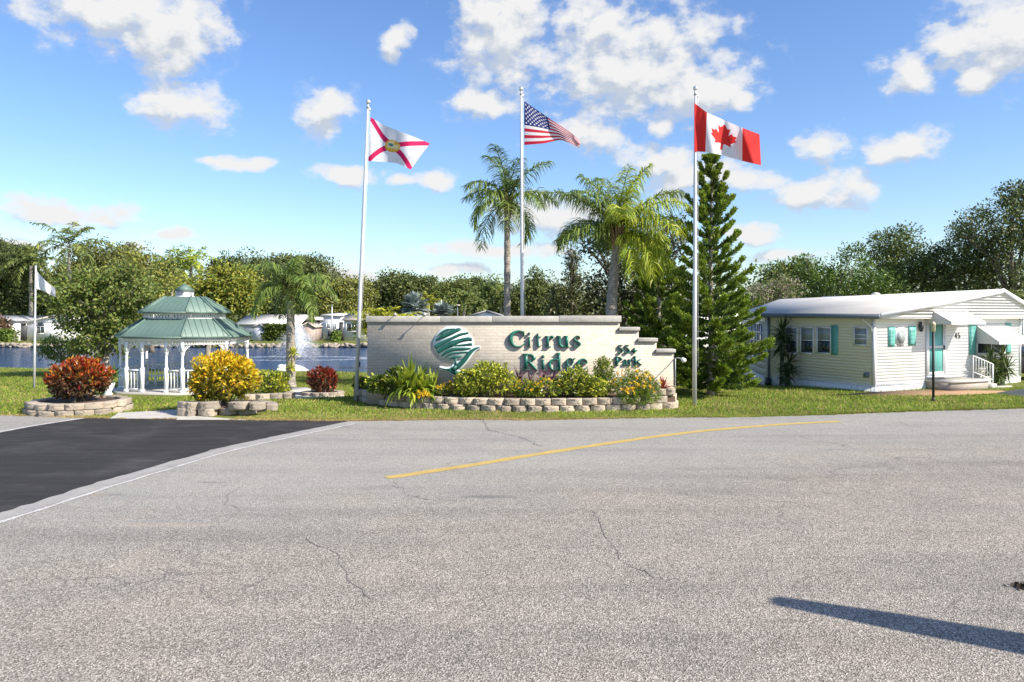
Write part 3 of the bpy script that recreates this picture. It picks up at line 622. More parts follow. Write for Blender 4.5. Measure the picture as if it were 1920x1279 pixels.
# ================================================================== stone blocks
def block_proto(seed,taper=.22):
    rng=np.random.default_rng(seed); n=7; mb=MB(); xs_=rng.uniform(-.35,.35)
    g=np.linspace(-.5,.5,n); V=[];idx={}
    for i in range(n):
        for j in range(n):
            for k in range(n):
                if i in(0,n-1) or j in(0,n-1) or k in(0,n-1):
                    x,y,z=g[i],g[j],g[k]; idx[i,j,k]=len(V)
                    fx=1-taper*max(0,(.5-y)*1.0-.35)*abs(x)*2
                    bulge=-.04*(1-(2*x)**2*.75)*(1-(2*z)**2*.6) if j==0 else 0
                    jit=rng.normal(0,.05) if j==0 else 0
                    V.append([x*(1-.70*(j==0)-.03*(j==1))+xs_*.5*(j==0),y+bulge+jit-.24*(j==0),z*(1-.035*(j==0 )-.01*(j==1))+rng.normal(0,.012)])
    Fc=[]
    for a,(u,v) in ((0,(1,2)),(1,(0,2)),(2,(0,1))):
        for e in (0,n-1):
            for p in range(n-1):
                for q in range(n-1):
                    def k_(dp,dq):
                        t=[0,0,0]; t[a]=e; t[u]=p+dp; t[v]=q+dq; return idx[tuple(t)]
                    f=[k_(0,0),k_(1,0),k_(1,1),k_(0,1)]
                    s=(a!=1)==(e==n-1); Fc.append(f if s else f[::-1])
    mb.add(V,Fc); o=mb.build('stone_block',[M['stone']]); return o
PROT=[block_proto(s) for s in range(5)]; PMESH=[o.data for o in PROT]
PMT=[m_.copy() for m_ in PMESH]
for m_ in PMT: m_.materials[0]=M['tan_stone']
for o in PROT: bpy.data.objects.remove(o)
def put_block(parent,c,size,rz,tilt=0,tan=False):
    o=bpy.data.objects.new('stone_block',random.choice(PMT if tan else PMESH)); COL.objects.link(o); o.parent=parent
    o.location=np.array(c)-np.array(parent['o']); o.scale=size; o.rotation_euler=(random.gauss(0,.012),tilt,rz+random.gauss(0,.05)); return o
def courses(parent,path,bl,h,d,n,z0=0,tan=True,setb=.06,closed=False,gap=.012):
    pts=np.array(path,float)
    if closed: pts=np.vstack([pts,pts[:1]])
    t=np.concatenate([[0],np.cumsum(np.linalg.norm(np.diff(pts,axis=0),axis=1))]); tot=t[-1]
    for k in range(n):
        u=(bl*.5 if k%2 else 0)-(0)
        nb=int(round(tot/bl)); b=tot/nb
        for i in range(nb+(0 if closed or k%2==0 else -1)):
            s=(i+.5)*b+(b*.5 if k%2 else 0); s=s%tot if closed else s
            e=.05; P=np.array([np.interp(s,t,pts[:,q]) for q in (0,1)]); A=np.array([np.interp(max(0,s-e),t,pts[:,q]) for q in (0,1)]); B=np.array([np.interp(min(tot,s+e),t,pts[:,q]) for q in (0,1)])
            T=nrm(B-A); N=np.array([T[1],-T[0]])   # outward = right of travel
            c=P-N*(d/2+setb*k)+N*random.gauss(0,.012)
            put_block(parent,(c[0],c[1],z0+h*(k+.5)),((b-gap)*random.uniform(.95,1.0),d,h-.008),atan2(T[1],T[0]),random.gauss(0,.012),tan)
# planter in front of the sign
PL=[gr(*q)[:2] for q in [(672,751),(688,756),(735,761.5),(790,766),(850,769),(920,771.5),(1000,772.5),(1080,772),(1150,770.5),(1215,768.5),(1268,765)]]
PL=[np.array([-5.0,26.95])]+PL
pt=thing('stone_planter','long curved bed of tan split-stone blocks along the foot of the sign wall','planter',(0,25,0))
courses(pt,PL,.50,.215,.26,2,z0=-.03)
tip=gr(1268,765)[:2]; courses(pt,[tip,np.array([wx(1270),WY+.3])],.45,.215,.24,3,z0=-.03)
for i in range(3):
    T=nrm(PL[-1]-PL[-2]); c=PL[-1]-T*(.2+.37*i)+np.array([0,.30]); put_block(pt,(c[0],c[1],.52),(.35,.26,.2),atan2(T[1],T[0]),0,False)
mb=MB(); inn=[np.array(p_)+np.array([0.05 if i<3 else 0,.18 if i>2 else .05]) for i,p_ in enumerate(PL)]+[np.array([wx(1266),WY-.004])]
mb.prism([tuple(p_) for p_ in inn],.0,.36); mb.build('soil',M['soil'],pt)
# ring under the red shrub
def ring(cx,cy,rx,ry,n,name,label,bl,h,z0=-.03,loose=0,tan=False,d=.26,group=None):
    t=thing(name,label,'planter',(cx,cy,0),group); a=np.linspace(0,2*pi,40)[:-1]
    courses(t,[(cx+rx*cos(q),cy+ry*sin(q)) for q in a],bl,h,d,n,z0,tan,.05,True)
    mb=MB(); mb.prism([(cx+(rx-.2)*cos(q),cy+(ry-.2)*sin(q)) for q in a],0,h*n-.09); mb.build('soil',M['soil'],t); return t
ring(-13.75,23.75,1.47,1.35,2,'stone_ring','pale two-course stone ring around the red croton',.55,.2)
yr=thing('stone_ring','tumbled pale stone blocks stacked in front of the yellow croton','planter',(-8.9,22.9,0))
for px,py,w_,h_,rz,tl in [(342,781,.32,.24,1.2,.1),(362,778,.30,.25,.1,0),(385,781,.5,.24,.05,.03),(425,779,.55,.24,-.1,-.1),(355,781,.3,.22,.3,0),(460,778,.5,.18,-.25,-.06),(493,771,.34,.2,-.3,0)]:
    p_=gr(px,py); put_block(yr,(p_[0],p_[1]+.15,h_/2-.01),(w_,.3,h_),rz,tl)
for px,py,w_,h_,rz,tl in [(360,764,.46,.25,.05,.02),(392,763,.62,.27,-.1,-.06),(447,767,.62,.24,-.22,-.05),(482,763,.42,.24,-.25,.02),(345,772,.26,.26,.9,.02)]:
    p_=at(px,py,22.7); put_block(yr,(p_[0],p_[1],.30),(w_,.32,h_),rz,tl)
for k in range(9):
    a_=.2+k*.32; put_block(yr,(-8.9+1.25*cos(a_),23.6+1.0*sin(a_),.12),(.42,.26,.24),a_+pi/2)
mb=MB(); mb.prism([(-8.9+1.05*cos(q),23.75+.85*sin(q)) for q in np.linspace(0,6.28,24)[:-1]],0,.26); mb.build('soil',M['soil'],yr)
hr=thing('stone_ring','single row of pale stones edging the yellow-green hedge','planter',tuple(gr(505,748)))
courses(hr,[gr(*q)[:2] for q in [(452,752),(500,750.5),(546,748),(549,744)]],.45,.22,.26,1,0,False)
dr=thing('stone_ring','thin low ring of stones around the small maroon croton','planter',tuple(gr(608,741)))
c0=gr(606,741); a=np.linspace(0,2*pi,30)[:-1]
courses(dr,[(c0[0]+.75*cos(q),c0[1]+.62*sin(q)) for q in a],.36,.15,.2,1,0,False,.04,True)
mb=MB(); mb.prism([(c0[0]+.6*cos(q),c0[1]+.47*sin(q)) for q in a],0,.09); mb.build('soil',M['soil'],dr)

# ================================================================== flag poles and flags
def pole(base,top,r0,r1,label,ball=True,group='flagpoles at the sign',mat='pole'):
    base=np.array(base);top=np.array(top); t=thing('flagpole',label,'flagpole',base,group if group else None); ax=nrm(top-base)
    mb=MB(); mb.tube([base-[0,0,.2],base+(top-base)*.35,base+(top-base)*.7,top],[r0,r0*.92,r0*.75,r1],14); mb.build('pole',M[mat],t,True)
    if ball:
        mb=MB(); a=np.linspace(-pi/2,pi/2,9); mb.lathe(top+ax*.17,[(max(.003,.085*cos(q)),.085*sin(q)) for q in a],14); mb.build('ball_finial',M['gold'],t,True)
        mb=MB(); mb.tube([top-ax*.06,top+ax*.1],[r1*1.5,r1*.6],10); mb.box(top-ax*.10+np.array([r1*1.2,0,0]),(.09,.05,.1)); mb.build('pulley_cap',M['pole'],t)
        mb=MB(); off=np.array([r1+.035,-.02,0]); mb.tube([top+off-ax*.12,base+(top-base)*.5+off*1.2,base+ax*1.3+off*1.5],.006,4); mb.build('halyard',M['white'],t)
        mb=MB(); mb.box(base+ax*1.3+np.array([r0+.02,-.02,0]),(.03,.03,.16)); mb.build('cleat',M['dark_metal'],t)
    return t
ZL,ZM,ZR=26.5,28.4,25.2
bL=gr(667,752); tL=at(690,200,ZL); pole(bL,tL,.075,.042,'leaning silver flagpole left of the sign wall, flying the red saltire flag')
bM=np.array([(980-XC)*ZM/F_,ZM,0]); tM=at(977,175,ZM); pole(bM,tM,.072,.042,'silver flagpole behind the sign wall, flying the striped American flag')
bR=gr(1302,760); tR=at(1304,175,ZR); pole(bR,tR,.075,.042,'silver flagpole at the right end of the sign, flying the maple leaf flag')
bW=gr(64,728); tW=at(67,498,bW[1]); pole(bW,tW,.05,.03,'thin grey pole on the pond lawn with a plain white flag',False,None)
def cloth(name,cols,rough=.7):
    out=[]
    for i,c_ in enumerate(cols):
        m,nt,b=newmat(f'{name}_{i}'); nt.links.new(ramp(nt,noise(nt,objco(nt),5,4),[(.3,tuple(q*.92 for q in c_)),(.7,c_)]),b.inputs['Base Color']); b.inputs['Roughness'].default_value=rough; b.inputs['Specular IOR Level'].default_value=.2
        t=nd(nt,'ShaderNodeBsdfTranslucent'); t.inputs[0].default_value=(*c_,1); mx=nd(nt,'ShaderNodeMixShader'); mx.inputs[0].default_value=.4
        nt.links.new(b.outputs[0],mx.inputs[1]); nt.links.new(t.outputs[0],mx.inputs[2]); nt.links.new(mx.outputs[0],nt.nodes['Material Output'].inputs[0]); out.append(m)
    return out
def flag(name,label,topl,botl,Z,yoff,mats,fn,nu=150,nv=91,amp=.22,ph=0,wv=1.6,slant=.8):
    tp=np.array(topl,float); bt=np.array(botl,float); u=np.linspace(0,1,nu+1); v=np.linspace(0,1,nv+1)
    def li(P):
        t=np.linspace(0,1,len(P)); 
        c_=np.stack([np.interp(u,t,P[:,0]),np.interp(u,t,P[:,1])],1); 
        for _ in range(60): c_[1:-1]=(c_[:-2]+2*c_[1:-1]+c_[2:])/4
        return c_
    A=li(tp);B=li(bt); px=A[:,None,:]*(1-v[None,:,None])+B[:,None,:]*v[None,:,None]
    U,Vv=np.meshgrid(u,v,indexing='ij')
    y=Z+yoff+amp*U**.7*np.sin(wv*2*pi*U-slant*Vv*2.4+ph)+.05*U*np.sin(9*U+6*Vv+ph)
    Wp=np.stack([(px[...,0]-XC)*y/F_,y,HC-(px[...,1]-YH)*y/F_],-1)
    i,j=np.meshgrid(np.arange(nu),np.arange(nv),indexing='ij'); k=nv+1
    Fq=np.stack([i*k+j,i*k+j+1,(i+1)*k+j+1,(i+1)*k+j],-1).reshape(-1,4)
    uc=((i+.5)/nu).ravel(); vc=((j+.5)/nv).ravel(); mi=fn(uc,vc)
    loc=Wp[0,0]; mb=MB(); mb.add(Wp.reshape(-1,3),Fq,mi); o=mb.build(name,mats,smooth=True,loc=tuple(loc)); tag(o,label,'flag'); return o
def f_fl(u,v):
    x=u*1.5; d1=np.abs(v-u); d2=np.abs(v-(1-u)); m=np.where((d1<.085)|(d2<.085),1,0)
    r=np.hypot((u-.5)*1.5,v-.5); m=np.where(r<.185,2,m); m=np.where(r<.145,3,m)
    m=np.where((r<.145)&(v>.57),2,m); m=np.where((np.hypot((u-.47)*1.5,(v-.47)*1.3)<.06),4,m); m=np.where((np.hypot((u-.54)*1.5,(v-.40))<.045),2,m); return m
flag('florida_flag','white flag with a red diagonal cross and round golden seal, on the leaning pole',[(695,220),(722,236),(765,252),(806,269)],[(690,302),(712,303),(745,306),(770,318)],ZL,-.02,cloth('saltire_cloth',[(.80,.80,.82),(.62,.015,.11),(.75,.42,.05),(.75,.66,.35),(.10,.22,.20)]),f_fl,ph=.6,amp=.28,wv=1.1)
def f_us(u,v):
    s=np.floor(v*13).astype(int); m=np.where(s%2==0,1,0); can=(u<.40)&(v<7/13); m=np.where(can,2,m)
    cu=u/.40; cv=v/(7/13); r=np.round(cv*10-.0).astype(int); 
    fx=cu*12; fy=cv*10; ix=np.round(fx); iy=np.round(fy); ok=(ix>=1)&(ix<=11)&(iy>=1)&(iy<=9)&((ix+iy)%2==0)
    dx=(fx-ix)/12*.40*1.9; dy=(fy-iy)/10*(7/13); th=np.arctan2(dx,-dy); rr=np.hypot(dx,dy)
    lim=.021*(1+.35*np.cos(5*th)); return np.where(can&ok&(rr<lim),0,m)
flag('american_flag','American flag with stars and red and white stripes, folded over at the fly end',[(983,190),(1005,205),(1040,229),(1072,250),(1089,266)],[(983,272),(1020,269),(1050,262),(1070,268),(1086,277)],ZM,-.02,cloth('stripe_cloth',[(.78,.76,.76),(.55,.02,.05),(.02,.03,.16)]),f_us,nu=190,nv=117,amp=.26,ph=.2,wv=.9)
LEAF=[(0,-.46),(.05,-.44),(.045,-.23),(.10,-.22),(.30,-.26),(.26,-.16),(.46,.02),(.40,.05),(.45,.20),(.32,.18),(.29,.25),(.17,.13),(.22,.40),(.12,.35),(0,.50)]
LEAF=np.array(LEAF+[(-a_,b_) for a_,b_ in LEAF[::-1][1:-1]])
def inpoly(x,y,P):
    c=np.zeros(x.shape,bool); n=len(P)
    for i in range(n):
        x1,y1=P[i];x2,y2=P[(i+1)%n]; k=((y1>y)!=(y2>y)); c^=k&(x<(x2-x1)*(y-y1)/(y2-y1+1e-12)+x1)
    return c
def f_ca(u,v):
    m=np.where((u<.25)|(u>.75),1,0); return np.where(inpoly((u-.5)*2/.78,(.5-v)/.78,LEAF),1,m)
flag('canadian_flag','red and white flag with a red maple leaf, on the right-hand pole',[(1302,193),(1325,211),(1360,226),(1392,240),(1424,252)],[(1302,284),(1322,285),(1350,290),(1392,302),(1427,310)],ZR,-.1,cloth('maple_cloth',[(.82,.82,.83),(.68,.035,.03)]),f_ca,ph=2.2,amp=.34,wv=1.9,nu=180,nv=110)
flag('white_flag','plain white flag drooping from the thin pole over the pond lawn',[(66,504),(80,522),(95,535),(104,541)],[(66,542),(78,543),(92,552),(104,557)],bW[1],-.03,cloth('white_cloth',[(.80,.80,.80)]),lambda u,v:np.zeros(len(u),int),nu=40,nv=24,amp=.15,ph=1)

# ================================================================== gazebo
GC=np.array([-13.49,30.78,0]); gz=thing('gazebo','white octagonal gazebo with two-tier green metal roof and cupola on the pond lawn','gazebo',tuple(GC))
ROT=pi/8
def oc(a,k,z):  # octagon corner k for apothem a; face 0 looks at -Y
    r=a/cos(pi/8); t=-pi/2+pi/8+k*pi/4; x=r*cos(t); y=r*sin(t); x+=.39*np.sign(x); c,s=cos(R(-10)),sin(R(-10)); return GC+np.array([x*c-y*s,x*s+y*c,z])
A8=range(8)
mb=MB(); mb.prism([tuple(oc(2.3,k,0)[:2]) for k in A8],-.1,.06); mb.build('floor_slab',M['concrete'],gz)
def roof(a0,z0,a1,z1,name,t=.05):
    mb=MB()
    for k in A8:
        P=[oc(a0,k-1,z0),oc(a0,k,z0),oc(a1,k,z1),oc(a1,k-1,z1)]
        Q=[p_-[0,0,t] for p_ in P]; mb.add(P+Q,[[0,1,2,3],[7,6,5,4],[0,4,5,1]])
        n=nrm(np.cross(P[1]-P[0],P[3]-P[0]))
        mid=(P[0]+P[1])/2; tp=(P[2]+P[3])/2; ux=nrm(P[1]-P[0]); L=np.linalg.norm(P[1]-P[0])/2; L1=np.linalg.norm(P[2]-P[3])/2
        s_=.23
        for q in np.arange(-6,7)*s_:
            if abs(q)>L-.03: continue
            f=1. if abs(q)<L1 else (L-abs(q))/(L-L1)
            a_=mid+ux*q+n*.001; b_=mid+(tp-mid)*f+ux*q+n*.001
            if f<.06: continue
            mb.fbox(a_,ux,nrm(b_-a_),n,(-.009,.009),(0,np.linalg.norm(b_-a_)),(-.002,.015))
        a_=P[1];b_=P[2]; mb.tube([a_+n*.012,b_+n*.012],.036,6)
        # eave drip edge
        out=nrm(np.array([*(mid-GC)[:2],0])); mb.fbox(mid-[0,0,t*.5],ux,out,np.array([0,0,1.]),(-L-.01,L+.01),(-.004,.02),(-.035,.028))
    mb.build(name,M['roof_green'],gz)
roof(2.137,2.21,1.17,2.90,'lower_roof'); roof(1.34,3.17,.40,3.79,'upper_roof')
mb=MB()
for k in A8:
    for a_,z0,z1 in ((2.04,2.02,2.165),(1.16,2.88,2.93),(1.2,3.06,3.125)):
        P0,P1=oc(a_,k-1,0),oc(a_,k,0); ux=nrm(P1-P0); L=np.linalg.norm(P1-P0); out=np.array([ux[1],-ux[0],0]); out=out if np.dot(out[:2],((P0+P1)/2-GC)[:2])>0 else -out
        mb.fbox(P0,ux,out,np.array([0,0,1.]),(0,L),(-.05,.0),(z0,z1))
mb.build('fascia',M['white'],gz)
mb=MB()
for k in A8:   # lattice band under the upper roof and spandrel spindles
    for a_,z0,z1,n_ in ((1.15,2.93,3.06,13),(1.97,1.93,2.02,17)):
        P0,P1=oc(a_,k-1,0),oc(a_,k,0); ux=nrm(P1-P0); L=np.linalg.norm(P1-P0); out=np.array([ux[1],-ux[0],0])
        if a_>1.5: mb.fbox(P0,ux,out,np.array([0,0,1.]),(0,L),(-.02,.02),(1.89,1.93))
        for i in range(n_):
            s_=(i+.5)*L/n_; mb.fbox(P0+ux*s_,ux,out,np.array([0,0,1.]),(-L/n_*.27,L/n_*.27),(-.018,.018),(z0,z1))
mb.build('spindle_frieze',M['white'],gz)
def post(p_,h=2.03):
    mb=MB(); mb.box(p_+[0,0,.06+.47],(.12,.12,.94)); mb.lathe(p_,[(.062,1.0),(.066,1.02),(.05,1.06),(.055,1.25),(.05,1.45),(.042,1.54),(.064,1.57),(.062,1.6)],10); mb.box(p_+[0,0,1.6+(h-1.6)/2],(.115,.115,h-1.6)); mb.box(p_+[0,0,.1],(.17,.17,.09)); mb.build('post',M['white'],gz)
def bracket(p_,d,sgn=1):
    mb=MB(); d=np.array([*d,0.])
    a=np.linspace(0,pi/2,9); c=p_+np.array([0,0,0])
    for rr in (.38,.24):
        mb.tube([p_+d*(.06+rr*(1-cos(q)) if True else 0)+np.array([0,0,1.9-rr*(1-sin(q))*1.15]) for q in a],.015,5)
    for q in (.18,.42,.68): 
        e=p_+d*(.06+.24*q)+np.array([0,0,1.9-.24*(1-q)]); mb.tube([e-d*.04,e+d*.04],.02,6); mb.box(e,(.04,.03,.04))
    mb.build('bracket',M['white'],gz)
def railing(A_,B_):
    mb=MB(); ux=nrm(B_-A_); L=np.linalg.norm(B_-A_); out=np.array([ux[1],-ux[0],0]); z=np.array([0,0,1.])
    mb.fbox(A_,ux,out,z,(.05,L-.05),(-.035,.035),(.87,.93)); mb.fbox(A_,ux,out,z,(.05,L-.05),(-.025,.025),(.14,.19))
    n_=max(3,int(L/.125))
    for i in range(n_): mb.fbox(A_+ux*((i+.5)*L/n_),ux,out,z,(-.02,.02),(-.018,.018),(.19,.87))
    mb.build('railing',M['white'],gz)
Pc=[oc(1.95,k,0) for k in A8]
for k in A8: post(Pc[k])
ux=nrm(Pc[0]-Pc[7]); w_=np.linalg.norm(Pc[0]-Pc[7]); e0=Pc[7]+ux*w_*.285; e1=Pc[7]+ux*w_*.715
for e in (e0,e1): post(e)
railing(Pc[7],e0); railing(e1,Pc[0])
bracket(Pc[7],ux[:2]); bracket(e0,-ux[:2]); bracket(e1,ux[:2]); bracket(Pc[0],-ux[:2])
for k in range(7):
    railing(Pc[k],Pc[k+1]); d=nrm(Pc[k+1]-Pc[k])[:2]; bracket(Pc[k],d); bracket(Pc[k+1],-d)
mb=MB()
for k in (2,3,4):
    A_,B_=oc(1.83,k,0),oc(1.83,k+1,0); C_,D_=oc(1.4,k,0),oc(1.4,k+1,0)
    mb.prism([tuple(q[:2]) for q in (A_,B_,D_,C_)],.42,.47)
    for q in (C_,D_): mb.box(q*.97+GC*.03+[0,0,.24],(.08,.08,.36))
mb.build('bench',M['white'],gz)
cb_=GC+np.array([0,0,0]); rz=R(-21)
mb=MB(); mb.box(cb_+[0,0,3.88],(.49,.49,.36),rz); mb.box(cb_+[0,0,3.76],(.54,.54,.12),rz); cup=mb.build('cupola',M['white'],gz)
mb=MB()
for q in range(4):
    a_=rz+q*pi/2; ou=np.array([cos(a_),sin(a_),0]); si=np.array([-sin(a_),cos(a_),0])
    for j in range(5): mb.fbox(cb_+ou*.245+[0,0,3.84+j*.04],si,ou,np.array([0,0,1.]),(-.17,.17),(0,.015),(0,.02))
    
lo=mb.build('louver',paint('louver_grey',(.5,.5,.52),.6),cup); 
mb=MB(); c8=[cb_+np.array([cos(rz+pi/4+q*pi/2)*.42,sin(rz+pi/4+q*pi/2)*.42,4.02]) for q in range(4)]; c7=[cb_+np.array([cos(rz+pi/4+q*pi/2)*.16,sin(rz+pi/4+q*pi/2)*.16,4.24]) for q in range(4)]
ap=cb_+[0,0,4.34]; mb.add(c8+c7+[ap],[[0,1,5,4],[1,2,6,5],[2,3,7,6],[3,0,4,7],[4,5,8],[5,6,8],[6,7,8],[7,4,8],[3,2,1,0]]); cr_=mb.build('cupola_roof',M['roof_green'],cup)
mb=MB(); p_=oc(1.8,3,1.06)*.5+oc(1.8,4,1.06)*.5; mb.box(p_,(.42,.05,.3)); mb.build('notice_board',M['white'],gz)

# lamp post on the house lawn
b=gr(1750,752); t=thing('lamp_post','thin black lamp post with a small cream lantern on the lawn by the white house','lamp post',tuple(b))
mb=MB(); mb.tube([b-[0,0,.1],b+[0,0,2.45]],.045,10); mb.tube([b,b+[0,0,.12]],[.075,.05],10); mb.build('post',M['dark_metal'],t)
mb=MB(); mb.lathe(b,[(.05,2.45),(.08,2.48),(.085,2.7),(.10,2.72),(.04,2.80),(.02,2.82)],6); mb.build('lantern',paint('lantern_cream',(.62,.52,.34),.4),t)
# upturned dinghy at the water's edge
c=np.array([(551-XC)*40.2/F_,40.2,hgt(-11.7,40.2)]); t=thing('dinghy','white upturned dinghy lying on the near bank of the pond','boat',tuple(c))
mb=MB(); n=17; m_=9; V=[]
for i in range(n):
    s=i/(n-1); x=(s-.5)*1.62; wd=.42*np.sqrt(max(.02,1-((s-.42)/.6)**2)); hh=.36*(sin(pi*min(1,s*1.0+.08)))**.6*(1-.25*s)+.05
    for j in range(m_):
        q=j/(m_-1)*pi; V.append(c+np.array([x,-wd*cos(q),.02+hh*sin(q)**.7]))
mb.add(V,[[i*m_+j,(i+1)*m_+j,(i+1)*m_+j+1,i*m_+j+1] for i in range(n-1) for j in range(m_-1)]+[list(range(m_))[::-1],[(n-1)*m_+j for j in range(m_)]])
mb.build('hull',M['white'],t,True)
mb=MB(); mb.tube([c+[-.84,-.1,.1],c+[-.8,-.38,.06],c+[-.3,-.46,.04],c+[.4,-.42,.04],c+[.82,-.1,.06]],.025,6); mb.build('gunwale',M['white'],t)
mb=MB(); a=np.linspace(-pi/2,pi/2,7); mb.lathe(c+np.array([-.66,-.1,.22]),[(max(.01,.2*cos(q)),.16*sin(q)) for q in a],10); mb.build('bow_float',M['white'],t,True)
# white urn by the red croton
c=gr(203,741); t=thing('plant_urn','small white urn half hidden behind the red croton','urn',tuple(c))
mb=MB(); mb.lathe(c,[(.14,0),(.16,.05),(.10,.12),(.2,.3),(.24,.46),(.2,.48)],14); mb.build('pot',M['white'],t,True)
mb=MB(); mb.lathe(c,[(.2,.4),(.2,.47)],14); mb.build('soil',M['soil'],t)
# clod of dead leaves at the right of the road
c=gr(1916,1104); t=thing('leaf_litter','small dark clump of dead leaves on the road at the right edge','leaf clump',tuple(c))
mb=MB(); rng=np.random.default_rng(3); n=70; P=c+rng.normal(0,1,(n,3))*[.06,.04,.008]+[.03,0,.02]; V,Fq=leaf_quads(P,rng.normal(0,1,(n,3))*[1,1,.4],rng.normal(0,1,(n,3))+[0,0,1],.07,.035); mb.add(V,Fq); mb.build('leaves',leafmat('dead_leaves',[(.02,.015,.01),(.05,.035,.02)],.1),t)
# unseen post off to the right, added and shaped to cast the road shadow
tip=gr(1468,1129); h=5.2; k=h/SUN[2]; b=np.array([tip[0]+SUN[0]*k,tip[1]+SUN[1]*k,0])
t=thing('tapered_pole','unseen tapered post added to the right to cast the shadow on the road','unseen post',tuple(b))
mb=MB(); mb.tube([b-[0,0,.2],b+[0,0,2],b+[0,0,h-.9],b+[0,0,h]],[.38,.34,.24,.15],16); mb.build('shaft',M['bark'],t,True)
mb=MB(); mb.box(b+[.45,-.2,3.05],(1.1,.12,.14),-.4); mb.build('crossarm',M['bark'],t)
# ================================================================== white mobile home, number 45
C0=np.array([14.3,29.5,0]); th=R(26); d1=np.array([cos(th),sin(th),0]); d2=np.array([-sin(th),cos(th),0]); ZU=np.array([0,0,1.])
def fs(px): r=(px-XC)/F_; return (29.5*r-14.3)/(d1[0]-d1[1]*r)
def fz(px,py): return HC-(py-YH)*(29.5+d1[1]*fs(px))/F_
def ss(px): r=(px-XC)/F_; return (14.3-29.5*r)/(-d2[0]+d2[1]*r)
def sz(px,py): return HC-(py-YH)*(29.5+d2[1]*ss(px))/F_
FR=(C0,d1,-d2); SD=(C0,d2,-d1)           # origin, along, outward
house=thing('mobile_home','cream mobile home with teal shutters, teal door under an awning and the number 45','house',tuple(C0))
def siding(mb,fr,u0,u1,z0,z1,ex=.125,off=0,uf=None):
    O,U,N=fr; k=int(math.ceil((z1-z0)/ex))
    for i in range(k):
        a=z0+i*ex; b_=min(z1,a+ex)
        if uf: (l0,r0),(l1,r1)=uf(a),uf(b_)
        else: l0=l1=u0; r0=r1=u1
        P=lambda u,o,z:O+U*u+N*(off+o)+ZU*z
        mb.add([P(l0,.007,a),P(r0,.007,a),P(r1,.003,b_),P(l1,.003,b_),P(l0,.0,a),P(r0,.0,a)],[[0,1,2,3],[4,5,1,0]])
def ub(mb,fr,u,o,z,mi=0): O,U,N=fr; mb.fbox(O,U,N,ZU,u,o,z,mi); return mb
sR=9.6
mb=MB(); siding(mb,FR,0,sR,.25,2.92); mb.build('front_wall',M['housewhite'],house)
mb=MB(); siding(mb,SD,0,5.54,.25,3.0); mb.build('side_wall',M['cream'],house)
mb=MB(); ub(mb,FR,(0,sR),(-.1,-.002),(-.35,3.0)); ub(mb,SD,(.1,5.6),(-.1,-.002),(-.35,3.0)); mb.fbox(C0+d1*sR,d2,d1,ZU,(.0,17),(-.1,0),(-.1,3.1)); mb.fbox(C0+d2*17,d1,d2,ZU,(0,sR),(-.1,0),(-.1,3.1)); mb.build('inner_wall',M['housewhite'],house)
mb=MB()
for fr,L in ((FR,sR),(SD,5.54)):
    ub(mb,fr,(0,L),(0,.03),(-.4,.225))
    ub(mb,fr,(-.01,L+.01),(0,.045),(.225,.255))
    for q in np.arange(.1,L,.16 if fr is FR else .30): ub(mb,fr,(q,q+.03),(.03,.038),(-.38,.22))
mb.build('skirting',M['skirt'],house)
mb=MB()
for fr,L in ((FR,sR),(SD,5.54)):
    ub(mb,fr,(-.03,.07),(0,.04),(.25,2.95))
mb.build('corner_trim',M['housewhite'],house)
mb=MB(); ub(mb,FR,(sR-.08,sR+.02),(0,.04),(.25,2.92)); mb.build('corner_trim',M['housewhite'],house)
# gable over the front
GO=.38
uf=lambda z:(max(-.15,(z-3.1)/.1345),min(10.0,7.59+(4.12-z)/.36))
mb=MB(); siding(mb,FR,0,0,2.92,4.09,.12,GO,uf); mb.build('gable',M['housewhite'],house)
mb=MB(); ub(mb,FR,(-.15,10.0),(0,GO+.0),(2.88,2.918)); mb.build('soffit',M['cream'],house)
Fp=lambda s,o,z: C0+d1*s-d2*o+ZU*z
E0=Fp(-.22,.47,3.10); R0=Fp(7.59,.47,4.17); ER=Fp(10.3,.47,3.19)
E1=np.array([11.55,34.5,3.13]); E2=at(1399,582.5,41); R1=at(1462,561,48); ER1=ER+d2*19
mb=MB(); top=[E0,E1,E2,R1,R0,ER,ER1]; bot=[p_-[0,0,.07] for p_ in top]
mb.add(top+bot,[[4,0,1],[4,1,3],[1,2,3],[5,4,3,6],[7,0,4,11],[11,4,5,12],[8,1,0,7],[9,2,1,8],[7,11,8],[11,10,8],[8,10,9],[12,13,10,11],[5,6,13,12],[6,3,10,13],[3,2,9,10]]);
mb.build('roof',M['roofmain'],house)
mb=MB()
for a_,b_ in ((E0,R0),(R0,ER)):
    u=nrm(b_-a_); mb.fbox(a_,u,-d2,nrm(np.cross(u,d2)),(0,np.linalg.norm(b_-a_)),(.002,.03),(-.17,.015))
mb.build('rake_trim',M['housewhite'],house)
mb=MB()
for a_,b_ in ((E0,E1),(E1,E2)):
    u=nrm(b_-a_); o_=nrm(np.array([-u[1],u[0],0])); mb.fbox(a_,u,o_,ZU,(0,np.linalg.norm(b_-a_)),(.003,.11),(-.20,-.02))
g_=mb.build('gutter',M['gutter'],house)
mb=MB(); c_=C0+d2*.35-d1*.12; mb.tube([c_+[0,0,2.92]-d1*.1,c_+[0,0,2.86]-d1*.1,c_+d1*.05-d2*.3+[0,0,2.55],c_+d1*.06-d2*.3+[0,0,2.35]],.035,6); mb.build('downspout',M['cream'],house)
mb=MB(); c_=C0+d2*5.5-d1*.06; mb.tube([c_+[0,0,3],c_+[0,0,-.2]],.05,6); mb.tube([c_+[0,0,.15]-d1*.05,c_+[0,0,-.3]-d1*.08],.11,6,1); mb.build('downspout',[M['gutter'],M['dark_metal']],house)
